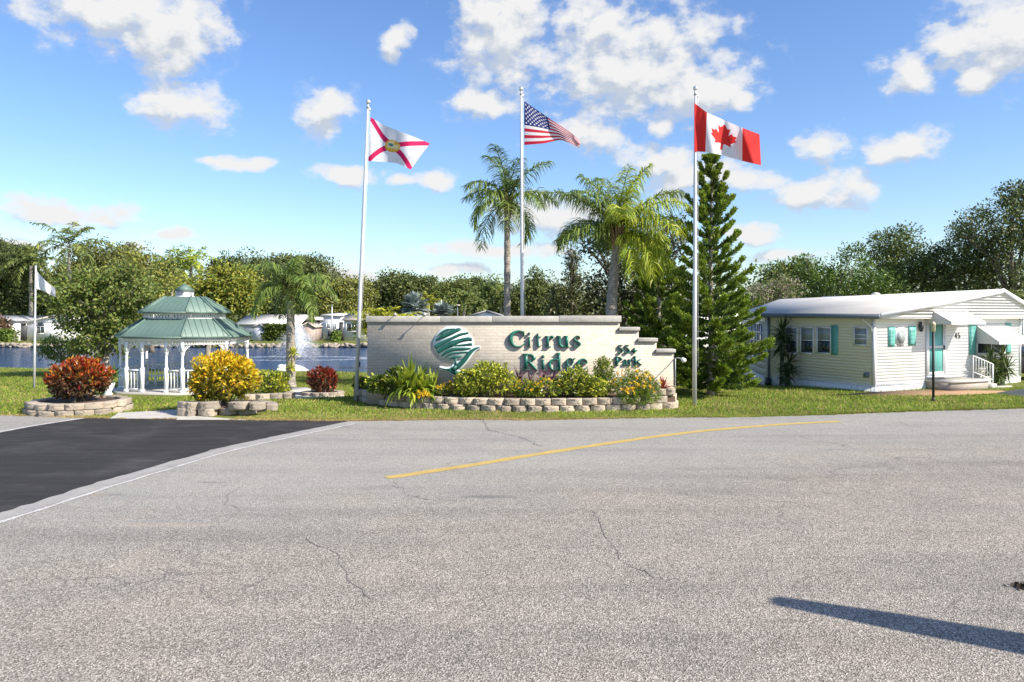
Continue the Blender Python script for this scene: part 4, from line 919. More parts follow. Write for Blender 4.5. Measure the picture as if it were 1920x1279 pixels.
mb=MB(); c_=at(1642,554,43); mb.lathe(c_,[(.16,-.35),(.15,.0),(.24,.02),(.22,.12),(.05,.17)],10); mb.build('roof_vent',M['roofwhite'],house)
def window(fr,u0,u1,z0,z1,parent,rails=(.5,),mull=(),fw=.055,glass=None,blind=True,frm='white',name='window'):
    mb=MB(); O,U,N=fr
    ub(mb,fr,(u0-fw,u0),(0,.06),(z0-fw,z1+fw)); ub(mb,fr,(u1,u1+fw),(0,.06),(z0-fw,z1+fw)); ub(mb,fr,(u0,u1),(0,.06),(z1,z1+fw)); ub(mb,fr,(u0,u1),(0,.075),(z0-fw,z0))
    for r_ in rails: zc=z0+(z1-z0)*r_; ub(mb,fr,(u0,u1),(.02,.05),(zc-.02,zc+.02))
    for q in mull: uc=u0+(u1-u0)*q; ub(mb,fr,(uc-.018,uc+.018),(.02,.048),(z0,z1))
    f=mb.build(name,M[frm],parent)
    mb=MB(); zc=z0+(z1-z0)*.5
    ub(mb,fr,(u0,u1),(.024,.03),(z0,zc if blind else z1),0)
    if blind: ub(mb,fr,(u0,u1),(.024,.031),(zc,z1),1)
    mb.build('pane',[glass or M['glass'],M['blind']],f); return f
for a,b_ in ((1475,1494.5),(1503,1525),(1534,1557.5)):
    u1_,u0_=ss(a),ss(b_); pm=(a+b_)/2; window(SD,u0_,u1_,sz(pm,661),sz(pm,615.5),house)
def shutter(fr,u0,u1,z0,z1,lab=None):
    mb=MB(); ub(mb,fr,(u0,u1),(.022,.045),(z0,z1))
    for k in range(int((z1-z0-.16)/.055)): ub(mb,fr,(u0+.04,u1-.04),(.045,.058),(z0+.08+k*.055,z0+.08+k*.055+.035))
    mb.build('shutter',M['teal'],house)
shutter(SD,ss(1572),ss(1559.5),sz(1565,666),sz(1565,610))
window(SD,ss(1626),ss(1603.5),sz(1615,645.5),sz(1615,616),house,rails=(.35,.6),blind=False,glass=M['blind'])
mb=MB(); ub(mb,SD,(ss(1630),ss(1622)),(.02,.10),(sz(1626,708),sz(1626,699))); mb.build('meter_box',M['gutter'],house)
# octagon window and its shutters
zc=fz(1688,631); uc=fs(1688); 
def octa(r,o0,o1,mi,mb):
    P=[(uc+r*cos(pi/8+k*pi/4),zc+r*1.12*sin(pi/8+k*pi/4)) for k in range(8)]; mb.prism(P,o0,o1,O=C0,U=d1,V=ZU,W=-d2,mi=mi)
mb=MB(); octa(.37,.0,.05,0,mb); f=mb.build('window',M['white'],house); mb=MB(); octa(.27,.05,.056,0,mb); mb.build('pane',M['blind'],f)
shutter(FR,fs(1664.6),fs(1676.7),fz(1670,650),fz(1670,613)); shutter(FR,fs(1702.5),fs(1715.5),fz(1709,648),fz(1709,611.5))
# wreath lantern
c_=C0+d1*fs(1723)-d2*.1+ZU*fz(1723,613); mb=MB(); mb.tube([c_+d2*.1+[0,0,.18],c_+[0,0,.2],c_+[0,0,.14]],.02,5); mb.lathe(c_,[(.03,-.2),(.08,-.16),(.11,.1),(.02,.2)],6); mb.build('wall_lantern',M['dark_metal'],house)
# door
u0_,u1_=fs(1737.5),fs(1768.5); z0_,z1_=fz(1752,706)+.02,fz(1752,602)
mb=MB(); ub(mb,FR,(u0_-.08,u0_),(0,.07),(z0_,z1_+.08)); ub(mb,FR,(u1_,u1_+.08),(0,.07),(z0_,z1_+.08)); ub(mb,FR,(u0_,u1_),(0,.07),(z1_,z1_+.08)); ub(mb,FR,(u0_-.08,u1_+.08),(0,.11),(z0_-.05,z0_)); mb.build('door_frame',M['white'],house)
mb=MB(); ub(mb,FR,(u0_,u1_),(.022,.035),(z0_,z1_)); dw=mb.build('door',M['teal'],house)
mb=MB(); 
for r_ in ((u0_,u0_+.09),(u1_-.09,u1_)): ub(mb,FR,r_,(.036,.06),(z0_,z1_))
zm=z0_+(z1_-z0_)*.53
for r_ in ((z0_,z0_+.18),(zm-.05,zm+.05),(z1_-.1,z1_)): ub(mb,FR,(u0_+.09,u1_-.09),(.036,.06),r_)
mb.build('storm_door',M['white'],dw); mb=MB(); ub(mb,FR,(u1_-.07,u1_-.04),(.06,.11),(zm-.12,zm+.06)); mb.build('handle',M['dark_metal'],dw)
# awnings
def awning(a0,a1,zt,depth,drop,ue=.0,mat='awning'):
    mb=MB(); P=lambda u,o,z:C0+d1*u-d2*o+ZU*z
    n=9; T=[];B=[]
    top=[P(a0,.02,zt),P(a1,.02,zt)]; low=[P(a0-ue,depth,zt-drop),P(a1+ue,depth,zt-drop)]; lp=[q-[0,0,.10] for q in low]
    mb.add(top+low+lp+[P(a0,.02,zt-.03),P(a1,.02,zt-.03)],[[0,2,3,1],[2,4,5,3],[6,7,3,2]])
    L=a1-a0
    for q in np.arange(0,1.001,1/int(L/.2)):
        a_=top[0]+(top[1]-top[0])*q; b_=low[0]+(low[1]-low[0])*q; mb.tube([a_+[0,0,.01],b_+[0,0,.01]],.014,4)
    for e in (0,1):   # side wing
        a_,b_,c_=top[e],low[e],P((a0,a1)[e],.02,zt-drop-.08); mb.add([a_,b_,lp[e],c_],[[0,1,2,3] if e==0 else [3,2,1,0]])
    mb.build('awning',M[mat],house)
awning(fs(1733.5),fs(1798),fz(1765,576.5)+.02,1.15,.62,.0)
awning(fs(1829.5),fs(1888),fz(1858,610.5),1.0,.68)
# big front window and shutters
window(FR,fs(1831),fs(1882),fz(1856,661),fz(1856,611),house,rails=(),mull=(.5,),blind=False)
shutter(FR,fs(1816),fs(1829),fz(1822,665),fz(1822,606)); shutter(FR,fs(1884),fs(1894),fz(1889,663),fz(1889,606))
# house number 45
def num(ch,px0,py0,px1,py1):
    global WY
    mb=MB(); sx=fs(px1)-fs(px0); zz0=fz(px0,py1); szz=fz(px0,py0)-zz0
    for i,(p_,w_) in enumerate(GL[ch]):
        r=szz/sx; tmp=MB(); stroke(tmp,[(a,b_*r) for a,b_ in p_],[q*1.1 for q in (w_ if not np.isscalar(w_) else [w_]*len(p_))],.02,0,0,sx,sx,dz=.001*i)
        V=tmp.V[0]; V2=C0+d1*(fs(px0)+V[:,0:1])-d2*(.02+(WY-V[:,1:2]))+ZU*(zz0+V[:,2:3]); mb.add(V2,tmp.F)
    mb.build('house_number',M['dark_metal'],house)
num('4',1789.3,624,1793.8,634.2); num('5',1794.8,624,1799.4,634.2)
# steps, platform and handrail
m,nt,b=newmat('grey_brick'); co=objco(nt); br=nd(nt,'ShaderNodeTexBrick'); sp=nd(nt,'ShaderNodeSeparateXYZ'); nt.links.new(co,sp.inputs[0]); cb=nd(nt,'ShaderNodeCombineXYZ'); nt.links.new(sp.outputs[0],cb.inputs[0]); nt.links.new(sp.outputs[2],cb.inputs[1]); nt.links.new(cb.outputs[0],br.inputs['Vector'])
br.inputs['Scale'].default_value=1; br.inputs['Brick Width'].default_value=.2; br.inputs['Row Height'].default_value=.07; br.inputs['Mortar Size'].default_value=.008
br.inputs['Color1'].default_value=(.30,.25,.20,1); br.inputs['Color2'].default_value=(.38,.32,.27,1); br.inputs['Mortar'].default_value=(.42,.40,.37,1); nt.links.new(br.outputs[0],b.inputs['Base Color']); b.inputs['Roughness'].default_value=.9
st=thing('door_steps','brick step and concrete landing with a white handrail below the teal door','steps',tuple(Fp(fs(1775),.6,0)))
a_,b_=fs(1734),fs(1817)-.5
mb=MB(); ub(mb,FR,(a_,b_-.05),(.05,1.15),(-.05,.30)); mb.build('riser',m,st)
mb=MB(); ub(mb,FR,(a_-.02,b_+.0),(.05,1.2),(.303,.38)); ub(mb,FR,(b_+.005,b_+.45),(.05,1.2),(-.05,.19)); ub(mb,FR,(b_+.46,b_+1.5),(.3,1.2),(-.05,.06)); mb.build('landing',M['concrete'],st)
mb=MB(); r0_=Fp(fs(1776),1.1,.38); h0=HC-(662-YH)*30.2/F_; r1_=Fp(fs(1824)-.42,1.1,.08); 
P0=r0_*1; P0[2]=1.38; P1=r1_*1; P1[2]=1.0
Q0=r0_*1; Q0[2]=.72; Q1=r1_*1; Q1[2]=.34
mb.tube([r0_,P0],.022,6); mb.tube([r1_,P1],.035,6); mb.tube([P0,P1],.024,6); mb.tube([Q0,Q1],.02,6)
for q in np.linspace(0,1,8)[1:-1]: mb.tube([Q0+(Q1-Q0)*q,P0+(P1-P0)*q],.013,5)
mb.build('handrail',M['white'],st)
# sunroom at the back corner
S0=np.array([11.70,34.55,0]); S2=np.array([12.62,41.2,0]); su=nrm(S2-S0); sn=np.array([-su[1],su[0],0]); SF=(S0,su,sn); SL=np.linalg.norm(S2-S0)
mb=MB(); siding(mb,SF,0,SL,.22,3.0,.3); ub(mb,SF,(0,SL),(-.1,-.002),(-.4,3.05)); ub(mb,SF,(0,SL),(0,.03),(-.45,.2)); mb.fbox(S0,nrm(C0+d2*5.5-S0),np.array([su[0],su[1],0]),ZU,(0,.6),(0,.05),(-.4,3.0)); mb.build('sunroom',M['skirt'],house)
for q in (0.25,1.9,3.6): window(SF,q,q+1.5,1.02,2.6,house,rails=(.25,.5,.75),mull=(.34,.67),blind=False)
# ------------------------------------------------------------------ neighbour on the right and the dark car
C2=np.array([27.0,39.6,0]); h2=thing('mobile_home','white neighbouring home with louvred windows at the right edge','house',tuple(C2)); F2=(C2,d1,-d2)
mb=MB(); siding(mb,F2,0,9,.1,3.1,.16); mb.fbox(C2,d2,-d1,ZU,(0,12),(-.1,.02),(0,3.1)); mb.build('wall',M['skirt'],h2)
mb=MB(); a_=C2-d1*.6-d2*.5; mb.fbox(a_+[0,0,3.2],nrm(d1+[0,0,.02]),nrm(d2+[0,0,.07]),ZU,(0,10.5),(0,13),(0,.16)); mb.build('roof',M['roofwhite'],h2)
for q in (.15,2.2,5): window(F2,q,q+1.7,1.15,2.75,h2,rails=(.2,.4,.6,.8),mull=(),blind=False)
cc=np.array([24.4,36.3,0]); car=thing('parked_car','dark parked car on the driveway between the two white homes','car',tuple(cc)); 
prof=[(-2.2,.35),(-2.25,.75),(-2.05,.98),(-1.2,1.05),(-.65,1.52),(.95,1.56),(1.85,1.08),(2.2,1.0),(2.25,.4),(1.9,.28),(-1.9,.28)]
cp=paint('car_paint',(.02,.022,.03),.25,.05)
mb=MB(); mb.prism(prof,-.86,.86,O=cc,U=d2,V=ZU,W=d1); o=mb.build('body',cp,car); bv=o.modifiers.new('b','BEVEL'); bv.width=.07; bv.segments=3
mb=MB(); mb.prism([(-1.08,1.08),(-.62,1.47),(.9,1.5),(1.6,1.1)],-.868,.868,O=cc,U=d2,V=ZU,W=d1); mb.build('window',M['glass'],car)
for sx_ in (-1.4,1.4):
    for sy_ in (-.84,.84):
        c_=cc+d2*sx_+d1*sy_+ZU*.33; mb=MB(); mb.tube([c_-d1*.1,c_+d1*.1],.33,18); wlh=mb.build('wheel',M['dark_metal'],car); mb=MB(); mb.tube([c_-d1*.105,c_+d1*.105],.19,12); mb.build('rim',M['pole'],wlh)
for sy_ in (-.6,.6): mb=MB(); mb.fbox(cc+d2*-2.24+d1*sy_+ZU*.82,d1,d2,ZU,(-.18,.18),(-.03,.06),(-.07,.07)); mb.build('headlight',M['white'],car)

# ================================================================== homes across the pond
M['beigeroof']=paint('beige_roof',(.52,.44,.34),.7,.1,.6); M['brownshed']=paint('brown_shed_siding',(.38,.30,.25),.7,.06); M['greyroof']=paint('grey_shingle',(.30,.30,.30),.8,.15,2); M['shade']=paint('door_and_shade_dark',(.06,.06,.065),.6,.2); M['farwhite']=paint('far_white',(.78,.77,.75),.6,.04,.5); M['greywall']=paint('grey_wall',(.50,.51,.54),.6,.06)
def fhouse(label,p0,p1,ye,yr,Z,depth,style,wall='farwhite',roof='roofwhite',wins=(),door_or_shade=(),name='mobile_home',cat='house',ov=.25,group=None):
    x0=(p0-XC)*Z/F_;x1=(p1-XC)*Z/F_;ze=HC-(ye-YH)*Z/F_;zr=HC-(yr-YH)*Z/F_
    t=thing(name,label,cat,((x0+x1)/2,Z,0),group); mb=MB(); mb.fbox((0,0,0),(1,0,0),(0,1,0),(0,0,1),(x0,x1),(Z,Z+depth),(-.2,ze))
    if style=='front': mb.prism([(x0,ze+.001),(x1,ze+.001),((x0+x1)/2,zr-.05)],Z+.01,Z+depth-.01,U=(1,0,0),V=(0,0,1),W=(0,1,0))
    mb.build('wall',M[wall],t); mb=MB()
    if style=='front':
        xm=(x0+x1)/2; P=[(x0-ov,ze-.05),(xm,zr),(x1+ov,ze-.05),(x1+ov,ze+.07),(xm,zr+.14),(x0-ov,ze+.07)]
        mb.prism(P[:2]+P[4:],Z-ov,Z+depth+ov,U=(1,0,0),V=(0,0,1),W=(0,1,0)); mb.prism(P[1:5],Z-ov,Z+depth+ov,U=(1,0,0),V=(0,0,1),W=(0,1,0))
    else:
        ym=Z+depth/2; P=[(Z-ov,ze-.03),(ym,zr),(Z+depth+ov,ze-.03),(Z+depth+ov,ze+.1),(ym,zr+.13),(Z-ov,ze+.1)]
        mb.prism(P[:2]+P[4:],x0-ov,x1+ov,U=(0,1,0),V=(0,0,1),W=(1,0,0)); mb.prism(P[1:5],x0-ov,x1+ov,U=(0,1,0),V=(0,0,1),W=(1,0,0))
    mb.build('roof',M[roof],t); fr=(np.array([0,Z,0.]),np.array([1.,0,0]),np.array([0,-1.,0]))
    for a,b_,c_,d_ in wins: window(fr,(a-XC)*Z/F_,(c_-XC)*Z/F_,HC-(d_-YH)*Z/F_,HC-(b_-YH)*Z/F_,t,rails=(),mull=(.5,),blind=False,fw=.09)
    for a,b_,c_,d_ in door_or_shade: mb=MB(); ub(mb,fr,((a-XC)*Z/F_,(c_-XC)*Z/F_),(.0,.06),(max(0,HC-(d_-YH)*Z/F_),HC-(b_-YH)*Z/F_)); mb.build('door_or_shade_panel',M['shade'],t)  # dark panels for doors and for the painted shade of porch and carport
    return t
fhouse('white home with a grey gable at the far left across the pond',-40,28,602,594,84,9,'front','farwhite','greyroof')
fhouse('white home with an arched window across the pond, behind the left tree',50,152,606,593,85,9,'front','farwhite','roofwhite',wins=[(69,613,83,625)],door_or_shade=[(36,606,49,637)])  # panel left of the home is porch shade, painted dark
mb=MB(); a_=np.linspace(0,pi,11); c_=at(76,611,84.95); mb.prism([(.42*cos(q),.42*sin(q)) for q in a_],0,.05,O=c_,U=(1,0,0),V=(0,0,1),W=(0,-1,0)); mb.build('arched_window',M['glass'],[o for o in COL.objects if o.get('label','').startswith('white home with an arched')][0])
fhouse('white home with grey wall behind the white shed across the pond',447,560,609,592,90,8,'side','greywall','roofwhite')
fhouse('long low white home behind the fountain palm across the pond',505,606,600,590,97,8,'side','farwhite','roofwhite',door_or_shade=[(523,601,600,615)])  # wide panel is carport shade put in as a dark colour
fhouse('white home with two narrow windows across the pond, right of the brown shed',606,640,592,588.5,91,9,'side','farwhite','roofwhite',wins=[(613,608,618,616),(627,608,630,617)],door_or_shade=[(615,620,622,631)])
fhouse('white home with beige roof and dark windows left of the sign wall',645,712,601,588,84.5,9,'side','farwhite','beigeroof',wins=[(650,607,668,621),(672,607,690,621)],door_or_shade=[(636,604,644,637)])
fhouse('small white shed with a grey gable roof across the pond',474,497,615,609,84,3,'front','greywall','greyroof',name='garden_shed',cat='shed',ov=.15)
fhouse('brown shed with a pale gable roof across the pond, right of the fountain',563,590,614,606,84,3.2,'front','brownshed','beigeroof',name='garden_shed',cat='shed',ov=.15)
fhouse('distant home whose pale roof peak shows above the middle of the sign wall',878,945,594,584,80,8,'front','farwhite','greyroof')
b=gr(622.5,640); b[1]=83.5; b[0]=(622.5-XC)*83.5/F_; b[2]=0; t=thing('tapered_pole','thin grey pole across the pond in front of the white home','pole',tuple(b)); mb=MB(); mb.tube([b,b+[0,0,4.0]],[.09,.07],8); mb.build('shaft',M['pole'],t); mb=MB(); mb.tube([b+[0,0,3.9],b+[0,0,4.06]],.1,8); mb.build('cap',M['gutter'],t)
b=np.array([(858-XC)*70/F_,70.,0]); b[1]=79; b[0]=(858-XC)*79/F_; t=thing('street_lamp','distant street lamp just above the sign wall','street lamp',tuple(b)); mb=MB(); mb.tube([b,b+[0,0,3.9]],.05,6); mb.build('post',M['gutter'],t); mb=MB(); mb.box(b+[0,0,3.98],(.5,.25,.14)); mb.build('lamp_head',M['beigeroof'],t)
# rocks along the far bank
mb=MB(); rng=np.random.default_rng(5); ico=[]
for i in range(520):
    x=rng.uniform(-60,1.5); c_=np.array([x,76.75+rng.normal(0,.28),-.36+rng.uniform(0,.3)]); s_=rng.uniform(.12,.36)
    P=nrm(np.array([[1,0,0],[-1,0,0],[0,1,0],[0,-1,0],[0,0,1],[0,0,-1],[.6,.6,.6],[-.6,.6,.6],[.6,-.6,.6],[-.6,-.6,.6]])+rng.normal(0,.25,(10,3)))*s_*np.array([1.3,1,.8])+c_
    mb.add(P,[[4,6,8],[6,0,8],[4,7,6],[7,2,6],[4,9,7],[9,1,7],[4,8,9],[8,3,9],[8,0,3],[6,2,0],[7,1,2],[9,3,1],[0,5,3],[2,5,0],[1,5,2],[3,5,1]])
o=mb.build('shore_rocks',stone_mat('shore_rock',(.22,.18,.14),(.52,.46,.38))); tag(o,'pale rocks lining the far bank of the pond','rocks',kind='stuff')
# fountain
c_=at(556,672,58); c_[2]=-.4
ft=thing('fountain','white water fountain spraying up in the pond behind the palm','fountain',tuple(c_)); rng=np.random.default_rng(9)
wm,nt,b=newmat('spray'); b.inputs['Base Color'].default_value=(.9,.93,.96,1); b.inputs['Roughness'].default_value=.3; t_=nd(nt,'ShaderNodeBsdfTransparent'); mx=nd(nt,'ShaderNodeMixShader'); mx.inputs[0].default_value=.3; nt.links.new(b.outputs[0],mx.inputs[1]); nt.links.new(t_.outputs[0],mx.inputs[2]); nt.links.new(mx.outputs[0],nt.nodes['Material Output'].inputs[0])
n=34000; az_=rng.uniform(0,6.28,n); inner=rng.random(n)<.5; tq=rng.uniform(0,1,n)
Rm=np.where(inner,rng.normal(0.55,.22,n),rng.normal(1.55,.45,n)); Hm=np.where(inner,rng.uniform(1.9,2.75,n),rng.uniform(.9,2.1,n)); tt=tq*np.where(inner,1,1)
P=np.stack([c_[0]+.1+Rm*tt*np.cos(az_),c_[1]+Rm*tt*np.sin(az_),-.4+Hm*4*tt*(1-tt)*.98],1)+rng.normal(0,.07,(n,3))
P=P[P[:,2]>-.4]; n=len(P); V,Fq=leaf_quads(P,rng.normal(0,1,(n,3))*[.5,.5,1.4],rng.normal(0,1,(n,3)),rng.uniform(.02,.06,n),.022); mb=MB(); mb.add(V,Fq); mb.build('spray',wm,ft)
mb=MB(); mb.lathe(c_,[(.45,-.05),(.5,.05),(.2,.1),(.12,.25)],14); mb.build('nozzle_float',M['dark_metal'],ft)
n=3000; a_=rng.uniform(0,6.28,n); r_=2.6+rng.normal(0,.18,n)+rng.exponential(.25,n); P=np.stack([c_[0]+r_*1.9*np.cos(a_),c_[1]+r_*np.sin(a_)*.9,np.full(n,-.385)],1); V,Fq=leaf_quads(P,rng.normal(0,1,(n,3))*[1,.3,.05],np.tile([0,0,1.],(n,1)),.12,.05); mb=MB(); mb.add(V,Fq); mb.build('foam_ring',wm,ft)
# ================================================================== foliage materials
G_oak=leafmat('oak_leaves',[(.025,.040,.012),(.055,.075,.02),(.105,.12,.036)],.2,.5,calm=.55)
G_oak2=leafmat('olive_leaves',[(.045,.06,.016),(.09,.10,.025),(.15,.15,.04)],.25,.5,calm=.55)
G_mid=leafmat('mid_green_leaves',[(.04,.072,.014),(.085,.125,.024),(.15,.185,.035)],.3,calm=.55)
G_yel=leafmat('yellowing_leaves',[(.11,.15,.02),(.19,.21,.03),(.29,.26,.035),(.17,.14,.03)],.35,calm=.55)
G_dark=leafmat('dark_glossy_leaves',[(.014,.024,.009),(.03,.042,.014),(.05,.06,.02),(.09,.07,.03)],.12,.45,spec=.35,calm=.55)
G_queen=leafmat('queen_palm_leaves',[(.05,.085,.018),(.10,.145,.03),(.17,.20,.045)],.3,.42,.2)
G_queen_y=leafmat('lime_palm_leaves',[(.12,.17,.018),(.20,.24,.024),(.30,.31,.035)],.35,.42,.15)
G_farpalm=leafmat('far_palm_leaves',[(.05,.075,.02),(.10,.125,.03),(.16,.17,.045)],.3)
G_areca=leafmat('areca_leaves',[(.12,.16,.015),(.24,.25,.02),(.36,.32,.03)],.35)
G_silver=leafmat('silver_palm_leaves',[(.10,.13,.12),(.17,.20,.185),(.25,.28,.25)],.15,.6)
G_pine=leafmat('norfolk_needles',[(.026,.052,.011),(.058,.098,.016),(.11,.15,.022)],.22,.45,.3)
G_pine_tip=leafmat('norfolk_new_needles',[(.075,.125,.013),(.135,.185,.02),(.20,.245,.028)],.28,.45,.2)
G_red=leafmat('red_croton',[(.32,.02,.015),(.45,.045,.015),(.52,.14,.02),(.20,.012,.02),(.52,.28,.02)],.28,.35,.2,2.5,.5,gain=False)
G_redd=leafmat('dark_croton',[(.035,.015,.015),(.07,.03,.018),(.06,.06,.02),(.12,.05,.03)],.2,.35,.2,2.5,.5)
G_maroon=leafmat('maroon_croton',[(.10,.012,.012),(.18,.022,.014),(.24,.05,.02),(.05,.01,.012)],.25,.35,.2,2.5,.5)
G_yelc=leafmat('yellow_croton',[(.52,.30,.012),(.62,.40,.02),(.45,.20,.012),(.42,.34,.03)],.3,.35,.15,2.5,.5)
G_yelcd=leafmat('green_croton',[(.06,.07,.012),(.13,.13,.015),(.24,.18,.015),(.04,.05,.012)],.25,.35,.2,2.5,.5)
G_schef=leafmat('variegated_leaves',[(.13,.17,.02),(.30,.30,.03),(.46,.42,.05),(.09,.12,.02)],.3,.38,.2,2,.5)
G_schefd=leafmat('schefflera_green',[(.03,.055,.012),(.06,.09,.016),(.10,.13,.02)],.25,.35,.2,2,.5)
G_lily=leafmat('strappy_leaves',[(.07,.12,.014),(.15,.19,.02),(.26,.27,.03)],.3,.35,.1,1,.5)
G_lilyd=leafmat('dark_strappy_leaves',[(.02,.045,.012),(.04,.07,.016),(.07,.10,.02)],.25,.35,.1,1,.5)
G_purple=leafmat('purple_leaves',[(.045,.012,.03),(.09,.02,.05),(.12,.035,.06)],.2,.4)
G_flow=leafmat('yellow_flowers',[(.42,.22,.008),(.46,.28,.01),(.42,.26,.02)],.3,.5,.1)
G_mari=leafmat('marigold_foliage',[(.05,.09,.012),(.10,.15,.016),(.15,.20,.02)],.3,.45,.2,2)
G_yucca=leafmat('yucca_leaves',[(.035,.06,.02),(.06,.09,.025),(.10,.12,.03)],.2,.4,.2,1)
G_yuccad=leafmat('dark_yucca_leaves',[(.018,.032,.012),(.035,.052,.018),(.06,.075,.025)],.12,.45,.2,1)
G_brown=leafmat('dry_grey_twigs',[(.16,.13,.10),(.24,.20,.16),(.15,.15,.06)],.2,.8)

# ------------------------------------------------------------------ shrubs in the stone rings
def two_tone(name,label,loc,rx,ry,rz,zc,mt,md,n,L,W,seed,split=.0,lobes=None,group=None,zmin=.1,bias=.9):
    """new coloured leaves at the shoot tips, older green leaves inside and low on the stems"""
    rng=np.random.default_rng(seed); t=thing(name,label,'shrub',loc,group); o=np.array(loc,float)
    lb=[(a+o[0],b+o[1],c+o[2],d,e,f) for a,b,c,d,e,f in (lobes or [(0,0,zc,rx,ry,rz)])]
    P,O,ix=crown_pts(lb,n//6,6,max(.035,rx*.05),rng,.6,.14); k=P[:,2]>o[2]+zmin; P=P[k];O=O[k]; m=len(P)
    D=nrm(O+rng.normal(0,.55,(m,3))+np.array([0,0,.45])); N=nrm(O*.25+rng.normal(0,.6,(m,3))+np.array([0,0,.4]))
    s=rng.uniform(.7,1.25,m); V,Fq=leaf_quads(P-D*(L*.4),D,N,L*s,W*s)
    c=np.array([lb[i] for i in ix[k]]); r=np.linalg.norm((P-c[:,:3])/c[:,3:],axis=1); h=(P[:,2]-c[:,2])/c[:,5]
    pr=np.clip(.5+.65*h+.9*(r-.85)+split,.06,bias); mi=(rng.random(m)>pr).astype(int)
    mb=MB(); mb.add(V,Fq,mi); mb.build('foliage',[mt,md],t); mb=MB()
    for _ in range(18):
        l=lb[rng.integers(len(lb))]; d=usph(1,rng)[0]; d[2]=abs(d[2])*.8; e=np.array(l[:3])+d*np.array(l[3:])*.8
        b=o+np.array([rng.normal(0,.14),rng.normal(0,.1),-.05]); mb.tube([b,b+(e-b)*.45+[0,0,.08],e],[.024,.016,.006],5,cap=False)
    mb.build('stems',M['bark'],t,True); return t
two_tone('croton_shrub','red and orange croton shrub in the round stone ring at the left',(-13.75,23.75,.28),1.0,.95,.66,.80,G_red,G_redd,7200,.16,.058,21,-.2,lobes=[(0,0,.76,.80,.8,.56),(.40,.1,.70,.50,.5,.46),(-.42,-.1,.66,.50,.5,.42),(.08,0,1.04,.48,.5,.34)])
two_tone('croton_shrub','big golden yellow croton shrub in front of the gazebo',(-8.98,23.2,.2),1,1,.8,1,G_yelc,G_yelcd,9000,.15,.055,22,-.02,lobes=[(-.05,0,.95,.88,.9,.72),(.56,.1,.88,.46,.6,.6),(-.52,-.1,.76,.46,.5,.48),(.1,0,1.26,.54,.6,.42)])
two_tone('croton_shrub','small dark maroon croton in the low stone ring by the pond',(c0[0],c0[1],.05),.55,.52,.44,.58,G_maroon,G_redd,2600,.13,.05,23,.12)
p_=gr(503,747); shrub('hedge_shrub','rounded yellow-green variegated shrub between the yellow croton and the palm','shrub',tuple(p_+[0,.55,0]),.66,.6,.5,.5,[G_schef,G_schefd],3000,.13,.055,24,mis=[.7,.3])
p_=gr(203,741); mb=MB(); t=thing('spiky_plant','dark green leafy plant in the white urn beside the gazebo','plant',tuple(p_+[0,0,.45])); rosette(mb,p_+[0,0,.45],70,.55,.05,np.random.default_rng(3),(0,1.5),.9); rosette(mb,p_+[.1,.1,.7],60,.5,.05,np.random.default_rng(4),(-.2,1.5),.9); mb.build('leaves',G_lilyd,t)
# ------------------------------------------------------------------ planter plants
def at0(px,Z,z=.36):
    Z=Z if Z>26.5 else 24.15+(Z-24.5)*.52
    return (float((px-XC)*Z/F_),Z,z)
shrub('hedge_shrub','low light green leafy shrub behind the leaning flagpole at the left end of the planter','shrub',at0(678,27.2,0),.30,.35,.42,.45,[G_schef,G_schefd],1300,.12,.055,31,mis=[.45,.55])
shrub('hedge_shrub','dark green leafy shrub at the left end of the planter, under the strappy lily','shrub',at0(725,26.1),.66,.45,.38,.38,[G_schefd,G_schef],2800,.15,.06,32,mis=[.8,.2],lobes=[(-.25,0,.36,.45,.4,.36),(.3,0,.42,.5,.4,.42)])
t=thing('crinum_lily','large strappy green lily clump at the left of the planter','lily',at0(770,25.9)); mb=MB(); r_=np.random.default_rng(33); o=np.array(at0(770,25.9))
for dx,dy,dz,n_,L_ in ((0,0,.25,46,1.05),(.35,-.1,.12,34,.85),(-.3,-.12,.15,34,.85),(.72,.0,.08,26,.75),(.1,-.25,.1,30,.7)): rosette(mb,o+[dx,dy,dz],int(n_*1.3),L_*1.05,.14,r_,(.05,1.5),2.0,5,(.8,1,.95,.7,.4,.03))
mb.build('leaves',G_lily,t); mb=MB(); rosette(mb,o+[0,.1,.2],26,1.15,.07,r_,(.3,1.3),.7,5,(.8,1,.95,.7,.4,.03)); mb.build('old_leaves',G_lilyd,t)
def flowers(mb,P,O,rng,s=.07,mi=0,npet=6):
    for i in range(npet):
        n=len(P); D=nrm(O*.35+rng.normal(0,.8,(n,3))); V,Fq=leaf_quads(P,D,O+rng.normal(0,.2,(n,3)),s,s*.6); mb.add(V,Fq,mi)
def flower_shrub(name,label,loc,lobes,mats,mis,n,L,W,nf,seed,fs_=.075,fz_=-.3,side=None,flow=None):
    rng=np.random.default_rng(seed); t=shrub(name,label,'flowers',loc,1,1,1,1,mats,n,L,W,seed,mis=mis,lobes=lobes); o=np.array(loc)
    lb=[(a+o[0],b+o[1],c+o[2],d*1.04,e*1.04,f*1.04) for a,b,c,d,e,f in lobes]; P,O,ix=crown_pts(lb,nf*3,1,.02,rng,.95,.1); k=(O[:,2]>fz_)&(O[:,1]<.55)
    if side: k&=side(P-o)
    P=P[k][:nf];O=O[k][:nf]; mb=MB(); flowers(mb,P,O,rng,fs_); mb.build('blossom',flow or G_flow,t); return t
flower_shrub('flower_clump','tiny bright yellow flower clump at the foot of the strappy lily',at0(793,24.75,.33),[(0,0,.12,.20,.16,.13)],[G_mari],[1],260,.08,.025,46,35,.065)
flower_shrub('flower_clump','thin yellow daisies between the lily and the green-yellow mound',at0(846,25.4),[(0,0,.24,.3,.25,.24),(-.25,-.1,.18,.3,.25,.2)],[G_schefd,G_lily],[.6,.4],900,.10,.03,40,36,.06,.1)
